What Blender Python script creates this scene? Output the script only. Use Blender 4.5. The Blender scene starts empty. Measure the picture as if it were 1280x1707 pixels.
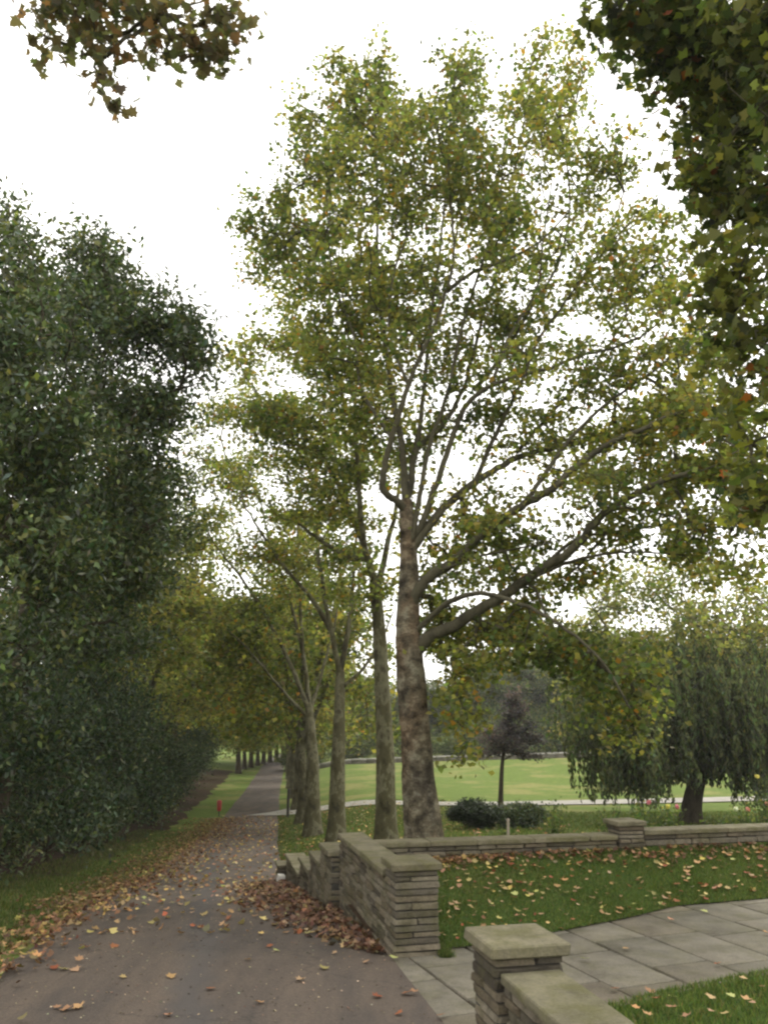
import bpy, math, random
import numpy as np
from mathutils import Vector, Matrix, noise
random.seed(7); RNG = np.random.default_rng(7)
C = bpy.context.scene.collection
S = bpy.context.scene
# ------------------------------------------------------------------ camera, sky, sun, exposure
F, CX, CY, HC = 1300.0, 640.0, 853.5, 2.1
PIT = math.atan(0.2665); CP, SP = math.cos(PIT), math.sin(PIT)
cam = bpy.data.cameras.new('camera'); co = bpy.data.objects.new('camera', cam); C.objects.link(co)
cam.sensor_fit = 'HORIZONTAL'; cam.sensor_width = 36; cam.lens = 36*F/1280
cam.clip_start = .05; cam.clip_end = 6000
co.location = (0, 0, HC); co.rotation_euler = (math.pi/2+PIT, 0, 0)
S.camera = co
W = bpy.data.worlds.new('World'); S.world = W; W.use_nodes = True
wn = W.node_tree.nodes; wl = W.node_tree.links
bgn = wn['Background']
sky = wn.new('ShaderNodeTexSky'); sky.sky_type = 'NISHITA'; sky.sun_disc = False
SUN_EL, SUN_AZ = math.radians(52), math.radians(35)     # azimuth clockwise from +Y
sky.sun_elevation = SUN_EL; sky.sun_rotation = SUN_AZ
mixw = wn.new('ShaderNodeMixRGB'); mixw.inputs[0].default_value = .93
mixw.inputs[2].default_value = (11.3, 11.0, 10.5, 1)     # even cloud layer in front of the blue
wl.new(sky.outputs[0], mixw.inputs[1]); wl.new(mixw.outputs[0], bgn.inputs[0]); bgn.inputs[1].default_value = .13
sl = bpy.data.lights.new('sun', 'SUN'); so = bpy.data.objects.new('sun', sl); C.objects.link(so)
sl.energy = 1.3; sl.angle = math.radians(18); sl.color = (1, .96, .88)
sd = Vector((math.sin(SUN_AZ)*math.cos(SUN_EL), math.cos(SUN_AZ)*math.cos(SUN_EL), math.sin(SUN_EL)))
so.rotation_euler = sd.to_track_quat('Z', 'Y').to_euler()
S.view_settings.view_transform = 'Standard'; S.view_settings.look = 'None'
S.view_settings.exposure = 0.72; S.view_settings.gamma = 1
S.render.engine = 'CYCLES'
S.cycles.max_bounces = 8; S.cycles.transmission_bounces = 6; S.cycles.diffuse_bounces = 4
S.cycles.filter_width = 2.3
S.cycles.use_denoising = True
# ------------------------------------------------------------------ helpers
def W3(px, py, D):
    """world point seen at photo pixel (px,py) at forward distance D"""
    u = (px-CX)/F; v = (CY-py)/F
    yc = CP - v*SP; t = D/yc
    return np.array([u*t, D, HC + (SP+v*CP)*t])
def mpx(py, D):                                         # metres per photo pixel there
    v = (CY-py)/F
    return D/(CP-v*SP)/F
def tag(o, label=None, cat=None, group=None, kind=None):
    if label: o['label'] = label
    if cat: o['category'] = cat
    if group: o['group'] = group
    if kind: o['kind'] = kind
    return o
def empty(name, loc=(0,0,0), rz=0, label=None, cat=None, group=None):
    o = bpy.data.objects.new(name, None); C.objects.link(o)
    o.location = loc; o.rotation_euler = (0,0,rz); o.empty_display_size = .2
    return tag(o, label, cat, group)
def mesh_np(name, V, faces, mat=None, col=None, smooth=False, fmat=None):
    """faces: int array (n,k) or list of such arrays"""
    me = bpy.data.meshes.new(name)
    if not isinstance(faces, list): faces = [faces]
    faces = [np.asarray(f, dtype=np.int32) for f in faces if len(f)]
    V = np.asarray(V, dtype=np.float32)
    me.vertices.add(len(V)); me.vertices.foreach_set('co', V.ravel())
    li = np.concatenate([f.ravel() for f in faces])
    tot = np.concatenate([np.full(len(f), f.shape[1], dtype=np.int32) for f in faces])
    st = np.concatenate([[0], np.cumsum(tot)[:-1]]).astype(np.int32)
    me.loops.add(len(li)); me.loops.foreach_set('vertex_index', li)
    me.polygons.add(len(tot)); me.polygons.foreach_set('loop_start', st); me.polygons.foreach_set('loop_total', tot)
    if smooth: me.polygons.foreach_set('use_smooth', np.ones(len(tot), dtype=bool))
    if col is not None:
        ca = me.color_attributes.new('Col', 'FLOAT_COLOR', 'POINT')
        c4 = np.ones((len(V), 4), dtype=np.float32); c4[:, :3] = col
        ca.data.foreach_set('color', c4.ravel())
    me.update(calc_edges=True)
    if mat: me.materials.append(mat)
    return me
def obj(name, me, parent=None, loc=(0,0,0), rot=(0,0,0), scale=(1,1,1)):
    o = bpy.data.objects.new(name, me); C.objects.link(o)
    o.location = loc; o.rotation_euler = rot; o.scale = scale
    if parent: o.parent = parent
    return o
def copy_tree(o, parent=None):
    c = o.copy(); C.objects.link(c)
    if parent: c.parent = parent
    for ch in list(o.children): copy_tree(ch, c)
    return c
class MB:
    """collects polygons"""
    def __init__(s): s.v = []; s.q = []; s.t = []; s.n = 0
    def add(s, V, q=None, t=None):
        V = np.asarray(V, float); s.v.append(V)
        if q is not None and len(q): s.q.append(np.asarray(q)+s.n)
        if t is not None and len(t): s.t.append(np.asarray(t)+s.n)
        s.n += len(V)
    def tube(s, P, R, sides=6, cap=True, ref=None, wob=None):
        P = np.asarray(P, float); R = np.asarray(R, float); n = len(P)
        T = np.gradient(P, axis=0); T /= np.linalg.norm(T, axis=1)[:, None]+1e-9
        m = T.mean(0)
        if ref is None: ref = np.eye(3)[np.argmin(np.abs(m))]
        N = np.cross(T, ref); N /= np.linalg.norm(N, axis=1)[:, None]+1e-9
        B = np.cross(T, N)
        a = np.arange(sides)*2*math.pi/sides
        RR = R[:, None]*np.ones((1, sides))
        if wob is not None: RR = RR*wob
        V = P[:, None, :] + RR[..., None]*(N[:, None, :]*np.cos(a)[None, :, None] + B[:, None, :]*np.sin(a)[None, :, None])
        V = V.reshape(-1, 3)
        i = np.arange(n-1)[:, None]*sides; j = np.arange(sides)[None, :]; k = (j+1) % sides
        q = np.stack([i+j, i+k, i+sides+k, i+sides+j], -1).reshape(-1, 4)
        s.add(V, q)
    def box(s, a, b):
        (x0,y0,z0),(x1,y1,z1) = a, b
        V = [(x0,y0,z0),(x1,y0,z0),(x1,y1,z0),(x0,y1,z0),(x0,y0,z1),(x1,y0,z1),(x1,y1,z1),(x0,y1,z1)]
        s.add(V, [(0,3,2,1),(4,5,6,7),(0,1,5,4),(1,2,6,5),(2,3,7,6),(3,0,4,7)])
    def build(s, name, mat, parent=None, smooth=False, off=None, col=None):
        V = np.concatenate(s.v)
        if off is not None: V = V-np.asarray(off)
        f = []
        if s.q: f.append(np.concatenate(s.q))
        if s.t: f.append(np.concatenate(s.t))
        return obj(name, mesh_np(name, V, f, mat, col, smooth), parent)
def smooth_poly(P, k=5):
    """Catmull-Rom through points"""
    P = np.asarray(P, float); n = len(P)
    Q = np.vstack([2*P[0]-P[1], P, 2*P[-1]-P[-2]]); out = []
    for i in range(n-1):
        p0, p1, p2, p3 = Q[i:i+4]
        for t in np.arange(k)/k:
            out.append(.5*((2*p1)+(-p0+p2)*t+(2*p0-5*p1+4*p2-p3)*t*t+(-p0+3*p1-3*p2+p3)*t**3))
    out.append(P[-1]); return np.array(out)
def ss(x, a=0., b=1.):
    t = np.clip((np.asarray(x, float)-a)/(b-a), 0, 1); return t*t*(3-2*t)
# ------------------------------------------------------------------ materials
def newmat(name):
    m = bpy.data.materials.new(name); m.use_nodes = True
    nt = m.node_tree; p = nt.nodes['Principled BSDF']; return m, nt, p
def nd(nt, t, **kw):
    n = nt.nodes.new(t)
    for k, v in kw.items(): setattr(n, k, v)
    return n
def tex(nt, scale, kind='noise', detail=6, rough=.6, coord='Object', mapscale=None):
    tc = nd(nt, 'ShaderNodeTexCoord'); src = tc.outputs[coord]
    if mapscale:
        mp = nd(nt, 'ShaderNodeMapping'); mp.inputs['Scale'].default_value = mapscale
        nt.links.new(src, mp.inputs[0]); src = mp.outputs[0]
    if kind == 'noise':
        n = nd(nt, 'ShaderNodeTexNoise'); n.inputs['Detail'].default_value = detail; n.inputs['Roughness'].default_value = rough
    else:
        n = nd(nt, 'ShaderNodeTexVoronoi')
    n.inputs['Scale'].default_value = scale
    nt.links.new(src, n.inputs['Vector']); return n
def ramp(nt, src, stops):
    r = nd(nt, 'ShaderNodeValToRGB'); e = r.color_ramp.elements
    while len(e) < len(stops): e.new(.5)
    for el, (p, c) in zip(e, stops): el.position = p; el.color = (*c, 1)
    nt.links.new(src, r.inputs[0]); return r
def mix(nt, a, b, fac, mode='MIX'):
    m = nd(nt, 'ShaderNodeMixRGB', blend_type=mode)
    for s, v in ((m.inputs[0], fac), (m.inputs[1], a), (m.inputs[2], b)):
        if hasattr(v, 'is_linked') or hasattr(v, 'links'): nt.links.new(v, s)
        elif isinstance(v, (int, float)): s.default_value = v
        else: s.default_value = (*v, 1)
    return m.outputs[0]
def bump(nt, p, h, strength=.5, dist=.02):
    b = nd(nt, 'ShaderNodeBump'); b.inputs['Strength'].default_value = strength; b.inputs['Distance'].default_value = dist
    nt.links.new(h, b.inputs['Height']); nt.links.new(b.outputs[0], p.inputs['Normal'])
def leafmat(name, transl=.45, rough=.55, spec=.3):
    m, nt, p = newmat(name)
    a = nd(nt, 'ShaderNodeVertexColor', layer_name='Col')
    nt.links.new(a.outputs[0], p.inputs['Base Color'])
    p.inputs['Roughness'].default_value = rough; p.inputs['Specular IOR Level'].default_value = spec
    if transl > 0:
        t = nd(nt, 'ShaderNodeBsdfTranslucent'); ms = nd(nt, 'ShaderNodeMixShader'); ms.inputs[0].default_value = transl
        c2 = mix(nt, a.outputs[0], (1.25, 1.3, .7), 1.0, 'MULTIPLY')
        nt.links.new(c2, t.inputs[0]); nt.links.new(p.outputs[0], ms.inputs[1]); nt.links.new(t.outputs[0], ms.inputs[2])
        nt.links.new(ms.outputs[0], nt.nodes['Material Output'].inputs[0])
    return m
M_leaf = leafmat('plane_leaf', .58)
M_ever = leafmat('glossy_evergreen_leaf', .3, .5, .35)
M_dry = leafmat('dry_leaf', .15, .75, .2)
M_grassblade = leafmat('grass_blade', .35, .6, .2)
M_petal = leafmat('rose_petal', .3, .6, .2)
def barkmat(name, cols, scale=3.0, vert=.35, bstr=.6, brown=None):
    m, nt, p = newmat(name)
    n = tex(nt, scale, mapscale=(1, 1, vert), detail=8, rough=.65)
    r = ramp(nt, n.outputs['Fac'], cols)
    v = tex(nt, scale*3.2, 'vor', mapscale=(1, 1, vert*1.2))
    r2 = ramp(nt, v.outputs['Distance'], [(0, (.75,.75,.72)), (.5, (1.08,1.06,1.0))])
    c = mix(nt, r.outputs[0], r2.outputs[0], .8, 'MULTIPLY')
    fine = tex(nt, scale*14, mapscale=(1, 1, .5))
    f2 = ramp(nt, fine.outputs['Fac'], [(.3, (.72,.72,.72)), (.7, (1.15,1.15,1.15))])
    c = mix(nt, c, f2.outputs[0], .8, 'MULTIPLY')
    nt.links.new(c, p.inputs['Base Color']); p.inputs['Roughness'].default_value = .9
    p.inputs['Specular IOR Level'].default_value = .15
    bump(nt, p, fine.outputs['Fac'], bstr, .03)
    return m
M_bark = barkmat('plane_bark', [(.36, (.04,.036,.02)), (.42, (.078,.07,.038)), (.50, (.09,.084,.046)), (.53, (.165,.155,.10)), (.58, (.13,.122,.078)), (.62, (.055,.047,.03))], 2.2, .55, .9)
M_bark_dark = barkmat('dark_bark', [(.3, (.03,.025,.018)), (.55, (.07,.058,.04)), (.7, (.045,.035,.025))], 5)
M_limb = barkmat('limb_bark', [(.32, (.04,.036,.025)), (.5, (.095,.087,.058)), (.62, (.07,.063,.042)), (.72, (.14,.125,.085))], 2.5)
# old burred bark: dark grey scales with a warm brown flank
M_burr, nt, p = newmat('burred_bark')
n = tex(nt, 3.6, mapscale=(1,1,1.25), detail=10, rough=.68)
r = ramp(nt, n.outputs['Fac'], [(.34, (.02,.016,.012)), (.44, (.085,.072,.055)), (.53, (.15,.125,.095)), (.60, (.24,.22,.175)), (.72, (.15,.13,.10))])
n2 = tex(nt, 1.6, mapscale=(1,1,.5))
r2 = ramp(nt, n2.outputs['Fac'], [(.36, (.45,.45,.42)), (.46, (1.0,1.02,.9)), (.66, (1.1,.86,.66))])
c = mix(nt, r.outputs[0], r2.outputs[0], .85, 'MULTIPLY')
n3 = tex(nt, 24, mapscale=(1,1,1.6)); f2 = ramp(nt, n3.outputs['Fac'], [(.3, (.55,.55,.55)), (.7, (1.2,1.2,1.2))])
c = mix(nt, c, f2.outputs[0], .8, 'MULTIPLY'); nt.links.new(c, p.inputs['Base Color'])
p.inputs['Roughness'].default_value = .95; p.inputs['Specular IOR Level'].default_value = .1
bump(nt, p, n.outputs['Fac'], .9, .06)
# stone (walls): colour varies stone by stone
def stonemat(name, cols, mossy=.35, bs=.5, dist=.012, scale=9):
    m, nt, p = newmat(name)
    oi = nd(nt, 'ShaderNodeObjectInfo')
    base = ramp(nt, oi.outputs['Random'], cols)
    n = tex(nt, scale, detail=10, rough=.72, coord='Generated' if False else 'Object')
    # world position keeps alike pieces from repeating
    ge = nd(nt, 'ShaderNodeNewGeometry'); nt.links.new(ge.outputs['Position'], n.inputs['Vector'])
    r = ramp(nt, n.outputs['Fac'], [(.28, (.45,.44,.42)), (.5, (.95,.95,.93)), (.72, (1.3,1.28,1.2))])
    c = mix(nt, base.outputs[0], r.outputs[0], .85, 'MULTIPLY')
    n2 = nd(nt, 'ShaderNodeTexNoise'); n2.inputs['Scale'].default_value = 3.1; n2.inputs['Detail'].default_value = 8; n2.inputs['Roughness'].default_value = .7
    nt.links.new(ge.outputs['Position'], n2.inputs['Vector'])
    mf = ramp(nt, n2.outputs['Fac'], [(.45, (0,0,0)), (.62, (mossy,)*3)])
    c = mix(nt, c, (.085,.082,.03), mf.outputs[0])
    n4 = nd(nt, 'ShaderNodeTexNoise'); n4.inputs['Scale'].default_value = 60; n4.inputs['Detail'].default_value = 4
    nt.links.new(ge.outputs['Position'], n4.inputs['Vector'])
    s4 = ramp(nt, n4.outputs['Fac'], [(.3, (.75,.75,.75)), (.7, (1.2,1.2,1.2))])
    c = mix(nt, c, s4.outputs[0], .7, 'MULTIPLY')
    nt.links.new(c, p.inputs['Base Color']); p.inputs['Roughness'].default_value = .92
    p.inputs['Specular IOR Level'].default_value = .2
    bump(nt, p, n.outputs['Fac'], bs, dist)
    return m
M_stone = stonemat('wall_stone', [(0, (.06,.05,.038)), (.25, (.13,.115,.088)), (.5, (.20,.175,.13)), (.75, (.15,.125,.088)), (1, (.10,.08,.056))], .45, 1.0, .04)
M_cop = stonemat('coping_stone', [(0, (.14,.128,.084)), (.5, (.17,.153,.102)), (1, (.12,.107,.07))], .7, .9, .025, 5)
M_slab = stonemat('paving_slab', [(0, (.125,.115,.09)), (.4, (.165,.15,.12)), (.7, (.14,.127,.1)), (1, (.12,.10,.074))], .3, .35, .006, 3.0)
M_core, nt, p = newmat('dark_mortar'); n = tex(nt, 20); r = ramp(nt, n.outputs['Fac'], [(.3,(.02,.018,.014)),(.7,(.055,.05,.04))])
nt.links.new(r.outputs[0], p.inputs['Base Color']); p.inputs['Roughness'].default_value = 1
# asphalt
M_path, nt, p = newmat('worn_asphalt')
n1 = tex(nt, .35, detail=6); n2 = tex(nt, 55, detail=5, rough=.7); n3 = tex(nt, 1.1, detail=8, rough=.65, mapscale=(2.2,.45,1))
a = ramp(nt, n1.outputs['Fac'], [(.35, (.072,.060,.051)), (.65, (.102,.081,.063))])
b = ramp(nt, n2.outputs['Fac'], [(.28, (.5,.5,.5)), (.5, (.95,.95,.95)), (.75, (1.5,1.45,1.4))])
d = ramp(nt, n3.outputs['Fac'], [(.35, (.60,.61,.64)), (.62, (1.2,1.13,1.04))])
c = mix(nt, a.outputs[0], b.outputs[0], .8, 'MULTIPLY'); c = mix(nt, c, d.outputs[0], .8, 'MULTIPLY')
# a worn blue-grey seam running along the path, and fine cracks
tc = nd(nt, 'ShaderNodeTexCoord'); dp = nd(nt, 'ShaderNodeVectorMath', operation='DOT_PRODUCT'); dp.inputs[1].default_value = (1, .2, 0)
nt.links.new(tc.outputs['Object'], dp.inputs[0]); n5 = tex(nt, .8, detail=5)
ad = nd(nt, 'ShaderNodeMath', operation='MULTIPLY_ADD'); nt.links.new(n5.outputs['Fac'], ad.inputs[0]); ad.inputs[1].default_value = .7; nt.links.new(dp.outputs['Value'], ad.inputs[2])
a2 = nd(nt, 'ShaderNodeMath', operation='ADD'); nt.links.new(ad.outputs[0], a2.inputs[0]); a2.inputs[1].default_value = -.24
a3 = nd(nt, 'ShaderNodeMath', operation='ABSOLUTE'); nt.links.new(a2.outputs[0], a3.inputs[0])
sf = ramp(nt, a3.outputs[0], [(.04, (.6,.6,.6)), (.26, (0,0,0))]); c = mix(nt, c, (.062,.058,.056), sf.outputs[0])
vr = nd(nt, 'ShaderNodeTexVoronoi', feature='DISTANCE_TO_EDGE'); vr.inputs['Scale'].default_value = .55
nw = tex(nt, 3.0, detail=6); vm = nd(nt, 'ShaderNodeVectorMath', operation='MULTIPLY_ADD'); nt.links.new(nw.outputs['Color'], vm.inputs[0]); vm.inputs[1].default_value = (.5,.5,.5); nt.links.new(tc.outputs['Object'], vm.inputs[2])
nt.links.new(vm.outputs[0], vr.inputs['Vector']); cr = ramp(nt, vr.outputs['Distance'], [(.0, (.6,.6,.6)), (.008, (0,0,0))]); c = mix(nt, c, (.03,.026,.022), cr.outputs[0])
nt.links.new(c, p.inputs['Base Color']); p.inputs['Roughness'].default_value = .82
p.inputs['Specular IOR Level'].default_value = .3
bump(nt, p, n2.outputs['Fac'], .6, .008)
def groundmat(name, lo, hi, patch, scale=18, pf=(.5,.62)):
    m, nt, p = newmat(name)
    n1 = tex(nt, scale, detail=8, rough=.75); n2 = tex(nt, .28, detail=6); n3 = tex(nt, 2.2, detail=8, rough=.7)
    a = ramp(nt, n1.outputs['Fac'], [(.3, lo), (.7, hi)])
    f = ramp(nt, n2.outputs['Fac'], [(pf[0], (0,0,0)), (pf[1], (.75,.75,.75))])
    c = mix(nt, a.outputs[0], patch, f.outputs[0])
    d = ramp(nt, n3.outputs['Fac'], [(.3, (.72,.72,.72)), (.7, (1.2,1.2,1.2))]); c = mix(nt, c, d.outputs[0], .8, 'MULTIPLY')
    nt.links.new(c, p.inputs['Base Color']); p.inputs['Roughness'].default_value = 1; p.inputs['Specular IOR Level'].default_value = .05
    bump(nt, p, n1.outputs['Fac'], .7, .04)
    return m
M_grass = groundmat('meadow_grass', (.07,.10,.025), (.14,.19,.045), (.20,.19,.07))
M_lawn = groundmat('lawn_turf', (.035,.06,.015), (.075,.115,.03), (.10,.105,.035), 40)
M_soil = groundmat('bare_soil', (.03,.022,.015), (.075,.05,.032), (.05,.05,.02), 14)
M_gravel = groundmat('pale_footpath', (.25,.235,.20), (.38,.36,.32), (.31,.295,.26), 25)
def flat(name, col, rough=.6):
    m, nt, p = newmat(name); n = tex(nt, 30); r = ramp(nt, n.outputs['Fac'], [(.3, tuple(c*.8 for c in col)), (.7, tuple(min(1,c*1.15) for c in col))])
    nt.links.new(r.outputs[0], p.inputs['Base Color']); p.inputs['Roughness'].default_value = rough; return m
M_wood = flat('weathered_wood', (.28,.24,.18), .9); M_post = flat('dark_post', (.035,.03,.022), .8)
M_red = flat('red_plastic', (.33,.025,.02), .5); M_black = flat('black_metal', (.02,.02,.02), .5)
M_stem = flat('green_stem', (.05,.07,.025), .8)
# ------------------------------------------------------------------ terrain
def zp(D):
    return np.interp(D, [-20,-10,0,4,6,7.85,11,14,18,23,28,38,45,60,90,115,200],
                        [1.0,.7,.35,.08,.0,0,-.28,-.63,-1.17,-1.6,-1.95,-2.5,-2.8,-3.1,-3.45,-3.3,-3.1])
def XL(D): return np.interp(D, [-20,0,6,7.85,11,20,28,38,45,60,99,140], [-2.4,-2.9,-3.2,-3.4,-4.0,-5.5,-6.5,-7.6,-8.6,-10.3,-14.9,-18])
def XR(D): return np.interp(D, [-20,0,6.3,7.85,11,18,28,38,45,60,99,140], [6,1.9,.43,.11,-.62,-2.2,-3.65,-4.9,-5.9,-7.8,-12.3,-15])
def zf(X, D):
    z = np.interp(D, [0,11,15,20,30,42,60,80,130], [0,-.3,-.55,-.95,-1.5,-2.05,-2.4,-2.35,-2.3])
    return z + ss(D, 50, 85)*np.clip((X+5)/22, 0, 1.4)*.95
A13 = math.radians(12.7); UA = np.array([math.cos(A13), math.sin(A13)]); UB = np.array([-math.sin(A13), math.cos(A13)])
O2 = np.array([.07, 7.9])
def uv(X, Y):
    dx = np.asarray(X)-O2[0]; dy = np.asarray(Y)-O2[1]
    return dx*UA[0]+dy*UA[1], dx*UB[0]+dy*UB[1]
def xy(u, v): return O2[0]+u*UA[0]+v*UB[0], O2[1]+u*UA[1]+v*UB[1]
def T(X, Y):
    X = np.asarray(X, float); Y = np.asarray(Y, float)
    w = ss((X-XR(Y))/np.clip(2+Y*.08, 2, 7))
    z = zp(Y)*(1-w)+zf(X, Y)*w
    bank = ss((XL(Y)-.6-X)/8)*.5*ss(Y, 2, 12)
    z = z+bank
    u, v = uv(X, Y)
    ins = ((u > .18) & (v < 2.5)) | ((u > -.12) & (v < .3))
    return np.where(ins, np.minimum(-.07, z), z)
def axis(segs):
    out = []
    for a, b, s in segs: out += list(np.arange(a, b, s))
    return np.array(out+[segs[-1][1]])
gx = axis([(-900,-100,80),(-100,-30,5),(-30,-12,1),(-12,14,.3),(14,40,1.2),(40,120,6),(120,900,80)])
gy = axis([(-900,-60,80),(-60,-6,4),(-6,2,.6),(2,20,.25),(20,50,.8),(50,130,2.5),(130,300,12),(300,1500,100)])
GX, GY = np.meshgrid(gx, gy); GZ = T(GX, GY)
GZ = GZ+ss(np.abs(GX)+np.abs(GY), 200, 900)*2.0
ny, nx = GX.shape
idx = np.arange(nx*ny).reshape(ny, nx)
q = np.stack([idx[:-1,:-1], idx[:-1,1:], idx[1:,1:], idx[1:,:-1]], -1).reshape(-1, 4)
tag(obj('ground', mesh_np('ground', np.stack([GX.ravel(), GY.ravel(), GZ.ravel()], 1), q, M_grass, smooth=True)), kind='structure')
def strip(name, Ds, fl, fr, mat, lift, n=14, jit=.05, seed=1):
    V = []
    for D in Ds:
        l, r = fl(D), fr(D)
        l += jit*noise.noise(Vector((D*1.7, seed, 0)))*2; r += jit*noise.noise(Vector((D*1.7, seed+9, 0)))*2
        for k in range(n+1):
            x = l+(r-l)*k/n
            u, v = uv(x, D)
            z = float(zp(D)) if u > -.4 and v < 2.5 else float(T(x, D))
            V.append((x, D, z+lift-(.02 if k in (0, n) else 0)))
    V = np.array(V); m = len(Ds); i = np.arange(m*(n+1)).reshape(m, n+1)
    q = np.stack([i[:-1,:-1], i[:-1,1:], i[1:,1:], i[1:,:-1]], -1).reshape(-1, 4)
    return tag(obj(name, mesh_np(name, V, q, mat, smooth=True)), kind='structure')
Dp = axis([(-12,4,.5),(4,22,.2),(22,50,.5),(50,110,2),(110,130,5)])
def right_edge(D):
    u0 = O2[0]+(-(D-O2[1])*math.tan(A13)) - .0
    return u0+.03+(.06 if D > 8 else 0) if D < 16.6 else XR(D)+.3
strip('path', Dp, XL, right_edge, M_path, .014)
strip('soil', axis([(-6,20,.5),(20,90,1)]), lambda D: XL(D)-14, lambda D: XL(D)-1.6-max(0,D-20)*.015, M_soil, .022, 12, .35, 4)
# footpath across the park (parametrised along x)
fpc = smooth_poly([(-6.2,45.0,0),(-2,43.4,0),(3.3,41.6,0),(10,42.6,0),(21,45.5,0),(40,51,0),(70,60,0)], 14)
V = []
for i, c in enumerate(fpc):
    t = fpc[min(i+1, len(fpc)-1)]-fpc[max(i-1, 0)]; t /= np.linalg.norm(t); nn = np.array([-t[1], t[0], 0])
    wd = 1.35+ (1.2*max(0, 1-i/8))
    for k in (-1, -.5, 0, .5, 1):
        p_ = c+nn*k*wd; V.append((p_[0], p_[1], float(T(p_[0], p_[1]))+.05))
i = np.arange(len(V)).reshape(-1, 5)
q = np.stack([i[:-1,:-1], i[:-1,1:], i[1:,1:], i[1:,:-1]], -1).reshape(-1, 4)
tag(obj('footpath', mesh_np('footpath', V, q, M_gravel, smooth=True)), kind='structure')
# ------------------------------------------------------------------ stone walls and piers
def stone_variants(n, mat, ch=(.05,.1,.12), jit=.03, name='stone'):
    out = []
    for k in range(n):
        vs = []; R = random.Random(100+k)
        for sx in (-1,1):
            for sy in (-1,1):
                for sz in (-1,1):
                    jx, jy, jz = (R.uniform(-jit, jit)*1.7 for _ in range(3))
                    for ax in range(3):
                        c = [ .5-(0 if ax == 0 else ch[0]), .5-(0 if ax == 1 else ch[1]*.5), .5-(0 if ax == 2 else ch[2])]
                        vs.append((sx*c[0]+jx*.5, sy*c[1]+jy*.5, sz*c[2]+jz))
        import bmesh
        bm = bmesh.new()
        for v in vs: bm.verts.new(v)
        bmesh.ops.convex_hull(bm, input=list(bm.verts))
        bmesh.ops.recalc_face_normals(bm, faces=bm.faces)
        me = bpy.data.meshes.new(name); bm.to_mesh(me); bm.free(); me.materials.append(mat); out.append(me)
    return out
SV = stone_variants(8, M_stone); CV = stone_variants(4, M_cop, (.02,.04,.14), .018, 'coping'); PV = None
RS = random.Random(5)
def stone(parent, x0, x1, y0, y1, z0, z1, name='stone', vs=SV, j=.006):
    me = RS.choice(vs); g = .004
    sx, sy, sz = x1-x0-g*2, y1-y0, z1-z0-g*2
    return obj(name, me, parent, ((x0+x1)/2+RS.uniform(-j,j), (y0+y1)/2+RS.uniform(-j,j), (z0+z1)/2),
        (0, RS.uniform(-.006,.006), RS.choice((0, math.pi))+RS.uniform(-.006,.006)), (sx, sy, sz))
def courses(z0, z1, h=.068):
    h *= .86
    n = max(1, round((z1-z0)/h)); e = [z0]
    for i in range(n): e.append(e[-1]+RS.uniform(.8, 1.2))
    e = np.array(e); e = z0+(e-e[0])/(e[-1]-e[0])*(z1-z0); return e
def core(parent, x0, x1, y0, y1, z0, z1, name='mortar_core'):
    b = MB(); b.box((x0,y0,z0),(x1,y1,z1)); b.build(name, M_core, parent)
def pier(parent, x0, y0, w, zb, zt, capw=.03, capt=.072, h=.068):
    """body w x w from (x0,y0), cap on top at zt"""
    z1 = zt-capt
    core(parent, x0+.02, x0+w-.02, y0+.02, y0+w-.02, zb, z1-.004)
    for k, (a, b) in enumerate(zip(courses(zb, z1, h)[:-1], courses(zb, z1, h)[1:])):
        pass
    e = courses(zb, z1, h)
    for k in range(len(e)-1):
        a, b = e[k], e[k+1]; s = RS.uniform(.3, .7)
        if RS.random() < .25:
            stone(parent, x0, x0+w, y0, y0+w, a, b)
        elif k % 2:
            stone(parent, x0, x0+w*s, y0, y0+w, a, b); stone(parent, x0+w*s, x0+w, y0, y0+w, a, b)
        else:
            o1 = stone(parent, x0, x0+w, y0, y0+w*s, a, b); o2 = stone(parent, x0, x0+w, y0+w*s, y0+w, a, b)
    c = obj('cap_stone', RS.choice(CV), parent, (x0+w/2, y0+w/2, zt-capt/2), (0,0,0), (w+capw*2, w+capw*2, capt))
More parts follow.
